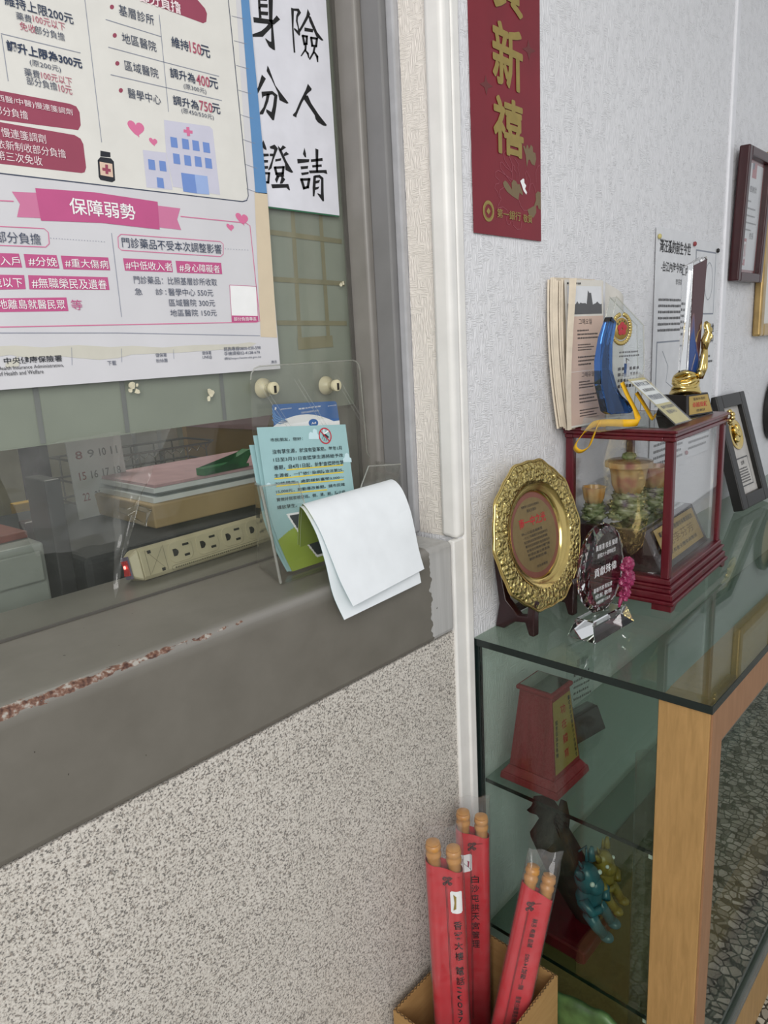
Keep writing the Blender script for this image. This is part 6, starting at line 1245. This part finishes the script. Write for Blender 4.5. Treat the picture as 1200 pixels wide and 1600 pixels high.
for k in range(3): mb.tube([(.012 + .006 * k, -.018, .078), (.022 + .004 * k, -.021 - .002 * k, .100), (.030 + .003 * k, -.020, .124), (.034 + .002 * k, -.019, .146)], [.007, .006, .0065, .005], 10)
mb.tube([(.034, -.019, .140), (.036, -.020, .158), (.041, -.020, .174), (.043, -.018, .190), (.039, -.016, .198)], [.007, .010, .007, .008, .003], 12)
mb.tube([(.042, -.021, .156), (.052, -.022, .166), (.053, -.021, .180), (.047, -.018, .190)], [.005, .005, .004, .003], 8)
mb.prism([(.006, .078), (.020, .086), (.012, .096), (.004, .092)], -.030, -.022)
mb.build('gold_figure', ob, smooth=180)

# ------------------------------------------------------------------ right end: frames on and against the wall
t = thing('framed_certificate', 'dark maroon framed certificate with red seals on the white wall', 'certificate', (2.335, -.002, 1.635), rot=(R(2.0), 0, 0))
FW, FH = .235, .37
mb = MB('framebrown'); 
for a, b_ in (((0, -.030, 0), (.026, 0, FH)), ((FW - .026, -.030, 0), (FW, 0, FH)), ((.026, -.030, 0), (FW - .026, 0, .026)), ((.026, -.030, FH - .026), (FW - .026, 0, FH))): mb.box(a, b_)
mb.build('frame', t, bevel=.004, seg=3)
mb = MB('matred', T(0, -.012, 0)); mb.box((.026, 0, .026), (FW - .026, .003, FH - .026)); mb.poly([(.036, .036), (FW - .036, .036), (FW - .036, FH - .036), (.036, FH - .036)], 'paperdoc', .0003)
mb.poly([(.095, FH - .075), (.135, FH - .075), (.135, FH - .035), (.095, FH - .035)], 'sealred', .0008); mb.poly([(.095, FH - .052), (.112, FH - .052), (.112, FH - .035), (.095, FH - .035)], 'navy', .0010); mb.text('感謝狀', .085, FH - .115, .15, FH - .097, 'textgrey', .01, .0008)
mb.textlines(.05, .18, FH - .13, FH - .23, 5, 'textgrey', .25, .0008, .6); mb.text('校長', .12, .125, .16, .145, 'textdark', .01, .0008); mb.poly([(.055, .048), (.10, .048), (.10, .125), (.055, .125)], 'sealred', .0008); mb.text('印', .06, .055, .095, .118, 'paperdoc', .03, .0010); mb.build('certificate', t, fixn=False)
MB('clearpic').box((.024, -.018, .024), (FW - .024, -.016, FH - .024)).build('glass', t)
t = thing('gold_framed_picture', 'antique gold picture frame at the far right of the wall', 'picture frame', (2.60, -.002, 1.467)); GW, GH = .46, .56
mb = MB('framegold')
for a, b_ in (((0, -.026, 0), (.040, 0, GH)), ((GW - .04, -.026, 0), (GW, 0, GH)), ((.04, -.026, 0), (GW - .04, 0, .04)), ((.04, -.026, GH - .04), (GW - .04, 0, GH))): mb.box(a, b_)
mb.build('frame', t, bevel=.007, seg=3); mb = MB('cream'); mb.box((.04, -.012, .04), (GW - .04, -.004, GH - .04)); mb.build('picture', t)
t = thing('medal_frame', 'black frame with gold medal leaning on the wall right of the red box', 'picture frame', (2.24, -.112, .9627), rot=(R(-16.5), 0, R(-3)))
KW, KH = .225, .352; mb = MB('frameblack')
for a, b_ in (((0, -.004, 0), (.040, .028, KH)), ((KW - .04, -.004, 0), (KW, .028, KH)), ((.04, -.004, 0), (KW - .04, .028, .040)), ((.04, -.004, KH - .04), (KW - .04, .028, KH))): mb.box(a, b_)
mb.build('frame', t, bevel=.003); MB('framemat').box((.04, .012, .04), (KW - .04, .018, KH - .04)).build('mat_board', t)
mb = MB('gold', T(.112, .011, .225)); mb.lathe([(.046, 0), (.048, .004), (.042, .006), (.038, .003), (.001, .004)], 32, axis='y', closed=False); mb.ball((-.006, -.006, .012), (.010, .006, .014)); mb.ball((.012, -.006, 0), (.013, .006, .012)); mb.ball((-.010, -.006, -.014), (.016, .006, .012)); mb.ball((.016, -.005, .018), (.006, .004, .012)); mb.build('gold_medal', t, smooth=60)
mb = MB('framemat', T(.112, .0115, 0)); mb.poly([(-.050, .062), (.050, .062), (.050, .152), (-.050, .152)], 'textgrey', .0005); mb.poly([(-.046, .066), (.046, .066), (.046, .148), (-.046, .148)], 'framemat', .0008); mb.text('金牌', -.014, .128, .014, .141, 'textdark', .01, .001); mb.textlines(-.04, .04, .122, .072, 6, 'textdark', .6, .001, .3); mb.build('caption_plate', t, fixn=False)
t = thing('round_plate', 'round black-rimmed plate hanging at the right edge of the wall', 'plate', (2.895, -.002, 1.205))
MB('frameblack').lathe([(.10, 0), (.117, .006), (.117, .02), (.104, .026), (.100, .014)], 40, axis='y', closed=False).build('rim', t, smooth=40); MB('framegold').lathe([(.0005, .008), (.101, .012)], 40, axis='y', closed=False).build('face', t, smooth=180)

# ------------------------------------------------------------------ carton of rolled flags in the corner
cb = thing('cardboard_box', 'open cardboard box on the floor between the speckled wall and the case', 'box', (.858, -.107, 0))
Wd_, Dp_, Hh = .128, .092, .345; th = .005
for nm, lo, hi in (('wall_panel', (-Wd_, -Dp_, .004), (-Wd_ + th, Dp_, Hh)), ('wall_panel', (Wd_ - th, -Dp_, .004), (Wd_, Dp_, Hh - .008)), ('wall_panel', (-Wd_ + th, -Dp_, .004), (Wd_ - th, -Dp_ + th, Hh - .004)), ('wall_panel', (-Wd_ + th, Dp_ - th, .004), (Wd_ - th, Dp_, Hh))):
    pn = MB('card').box(lo, hi).build(nm, cb); n_ = max(hi[0] - lo[0], hi[1] - lo[1]); ax = 0 if hi[0] - lo[0] > hi[1] - lo[1] else 1
    mb = MB('cardedge'); pts = []
    k = int(n_ / .0045)
    for i in range(k + 1):
        f = i / k; q = (th / 2 - .001) * (1 if i % 2 else -1)
        pts.append(((lo[0] + (hi[0] - lo[0]) * f), (lo[1] + hi[1]) / 2 + q, hi[2] + .0006) if ax == 0 else ((lo[0] + hi[0]) / 2 + q, lo[1] + (hi[1] - lo[1]) * f, hi[2] + .0006))
    mb.tube(pts, .0009, 5); mb.build('corrugation', pn)
MB('card').box((-Wd_, -Dp_, .0005), (Wd_, Dp_, .0038)).build('bottom', cb)
def flagroll(label, bot, top, spin, design):
    b_, t_ = Vector(bot), Vector(top); ax = (t_ - b_); Ln = ax.length; zd = ax.normalized(); yd = Vector((.77, .64, 0)); yd = (yd - zd * yd.dot(zd)).normalized(); xd = yd.cross(zd); q = Matrix((xd, yd, zd)).transposed().to_4x4()
    fl_ = bpy.data.objects.new('flag_roll', None); COL.objects.link(fl_); fl_.matrix_world = T(*b_) @ q @ rot(spin, 'Z'); tag(fl_, label, 'flag roll', 'rolled flags in the cardboard box')
    r_ = .0145; sep_ = .0168
    for s_ in (-1, 1):
        mb = MB('rod', T(s_ * sep_, 0, 0)); zt = Ln - (.012 if s_ > 0 else 0)
        mb.lathe([(.0115, .003), (.0115, zt - .030), (.0128, zt - .028), (.0132, zt - .022), (.0112, zt - .019), (.0112, zt - .016), (.0132, zt - .013), (.0128, zt - .007), (.0108, zt - .005), (.0118, zt - .002), (.0085, zt)], 20); mb.build('rod', fl_, smooth=50)
    # wrapper round both rods: stadium outline
    sec = [(sep_ + r_ * math.cos(a), r_ * math.sin(a)) for a in [R(-90 + 15 * k) for k in range(13)]] + [(sep_ * (1 - k / 4), r_ - .0028 * (1 - (1 - k / 4) ** 2)) for k in range(1, 8)] + [(-sep_ + r_ * math.cos(a), r_ * math.sin(a)) for a in [R(90 + 15 * k) for k in range(13)]] + [(-sep_ * (1 - k / 4), -r_ + .0028 * (1 - (1 - k / 4) ** 2)) for k in range(1, 8)]
    n_ = len(sec); mb = MB('redfoil'); zs = [.012 + (Ln - .050) * i / 24 for i in range(25)]; vs = []
    for i, z in enumerate(zs):
        for (x, y) in sec: w_ = 1 + .012 * noise.noise((x * 40, y * 40, z * 18)); vs.append((x * w_, y * w_, z - (.012 * (x + sep_) / (2 * sep_) if i == 24 else 0)))
    mb.add(vs, [(i * n_ + k, i * n_ + (k + 1) % n_, (i + 1) * n_ + (k + 1) % n_, (i + 1) * n_ + k) for i in range(24) for k in range(n_)]); wr = mb.build('red_wrapper', fl_, smooth=180)
    # print: on the -y side; curved over the right-hand rod
    pr = MB('blackink'); zt = Ln - .040
    def surf(u): # arc length across the wrapper, 0 at the front of the right-hand rod
        if u < -2 * sep_:
            a = -math.pi / 2 + (u + 2 * sep_) / r_; return (-sep_ + (r_ + .0009) * math.cos(a), (r_ + .0009) * math.sin(a), 0)
        if u < 0: return (sep_ + u, -r_ - .0009 + .0028 * max(0, 1 - ((u + sep_) / sep_) ** 2), 0)
        a = -math.pi / 2 + u / r_; return (sep_ + (r_ + .0009) * math.cos(a), (r_ + .0009) * math.sin(a), 0)
    def stick(u0, u1, za, zb_):
        for k in range(12):
            a, b_ = u0 + (u1 - u0) * k / 12, u0 + (u1 - u0) * (k + 1) / 12; e = .002 if k in (0, 11) else 0
            pr.add([(a, -.0002, za + e), (b_, -.0002, za + e), (b_, -.0002, zb_ - e), (a, -.0002, zb_ - e)], [(0, 1, 2, 3)], 'white')
    def bend(mb_, i0):
        for i in range(i0, len(mb_.v)): p = mb_.v[i]; x, y, _ = surf(p.x); k_ = -p.y; mb_.v[i] = Vector((x, y - k_ * .5, p.z))
    i0 = 0; zc = zt - .030
    for (dx, dz, rr_) in ((-.004, .006, .0042), (.004, .006, .0042), (-.0045, -.004, .0036), (.0045, -.004, .0036), (0, .0, .003)):
        pr.line([(design[0] + dx + rr_ * (1 - i / 34) * math.cos(i * .42), zc + dz + rr_ * (1 - i / 34) * math.sin(i * .42)) for i in range(27)], .0013, 'blackink', .0004)
    pr.line([(design[0] + .004, zc + .006), (design[0] + .020, zc + .009)], .0008, 'blackink', .0004)
    pr.line([(design[0] - .003, zc - .008), (design[0] - .003, zc - .40)], .0008, 'blackink', .0004); pr.line([(design[0] - .001, zc - .008), (design[0] - .001, zc - .40)], .0006, 'blackink', .0004)
    if design[1] == 'rotated':
        Mq = pr.M; zz = zc - .020
        for s_ in design[2]:
            hgt = .0105 * len(s_) * .62; vs_, fs_, x0, x1, y0, y1 = text_mesh(s_, .01)
            pr.add([(design[3] - .004 + .0105 * (1 - (p.y - y0) / (y1 - y0)) * -1 + .0105, -.0005, zz - hgt + hgt * (p.x - x0) / (x1 - x0)) for p in vs_], fs_, 'blackink'); zz -= hgt + .012
    else:
        z_ = zc - design[4]
        for ch in design[2]:
            if ch == ' ': z_ -= .010; continue
            hh_ = .017 if ch not in '（()）：:0123456789' else .012
            pr.text(ch, design[3], z_ - hh_, design[3] + (.0145 if hh_ > .013 else .009), z_, 'blackink', .008, .0005); z_ -= hh_ + .0042
        if design[5] == 'sticker':
            stick(design[3] - .003, design[3] + .017, zc - .062, zc - .018); pr.poly([(design[3] + .001, zc - .056), (design[3] + .006, zc - .052), (design[3] + .007, zc - .028), (design[3] + .002, zc - .024), (design[3] + .0035, zc - .040)], 'goldp', .0012)
        if design[5] == 'photo':
            stick(-.044, -.020, zc - .052, zc - .014); pr.poly([(-.040, zc - .034), (-.026, zc - .042), (-.025, zc - .030), (-.038, zc - .022)], 'maroon', .0012); pr.line([(-.042, zc - .018), (-.034, zc - .034), (-.022, zc - .048)], .0007, 'blackink', .0006)
    bend(pr, 0); pr.build('printing', wr, fixn=False)
    # clear bag
    mb = MB('bag'); vs = []; zb = [.02, Ln * .3, Ln * .6, Ln - .06, Ln - .03, Ln, Ln + .014, Ln + .030]
    for i, z in enumerate(zb):
        for k, (x, y) in enumerate(sec):
            fl2 = 1 if i < 5 else (.75, .40, .12)[i - 5]; vs.append((x * 1.07 + .003 * noise.noise((x * 90, i, 3)) * (i > 4), (y * 1.10 * fl2 + .004 * noise.noise((x * 60, z * 30, 7)) * (i > 4)), z + .006 * noise.noise((x * 50, y * 50, 9)) * (i > 6)))
    mb.add(vs, [(i * n_ + k, i * n_ + (k + 1) % n_, (i + 1) * n_ + (k + 1) % n_, (i + 1) * n_ + k) for i in range(len(zb) - 1) for k in range(n_)]); mb.build('clear_bag', fl_, smooth=50)
    return fl_
flagroll('left red flag roll standing upright in the carton beside the speckled wall', (.806, -.092, .006), (.797, -.090, .690), R(0), (-.013, 'down', '香客大樓 電話：(037)', -.006, .078, 'sticker'))
flagroll('red flag roll at the back of the carton, behind the other two', (.935, -.040, .006), (.931, -.052, .655), R(4), (-.020, 'down', '白沙屯拱天宮管理', -.022, .062, 'photo'))
flagroll('right red flag roll leaning over towards the glass case', (.775, -.150, .012), (.985, -.168, .560), R(6), (-.030, 'rotated', ('製造 廠商 名稱', '統一編號14-002', '苗栗縣通霄鎮白東里', '營業登記字號'), -.016, 0, ''))
mb = MB('greenbag'); mb.grid(lambda s, q: (.992 + .012 * math.sin(s * 9) * .3 + .008, -.34 + .25 * s, .29 * q + .02 * noise.noise((s * 6, q * 6, 1))), 20, 14); o = mb.build('green_bag', solid=.012, smooth=180); tag(o, 'crumpled green printed bag squeezed between the carton and the case', 'bag')
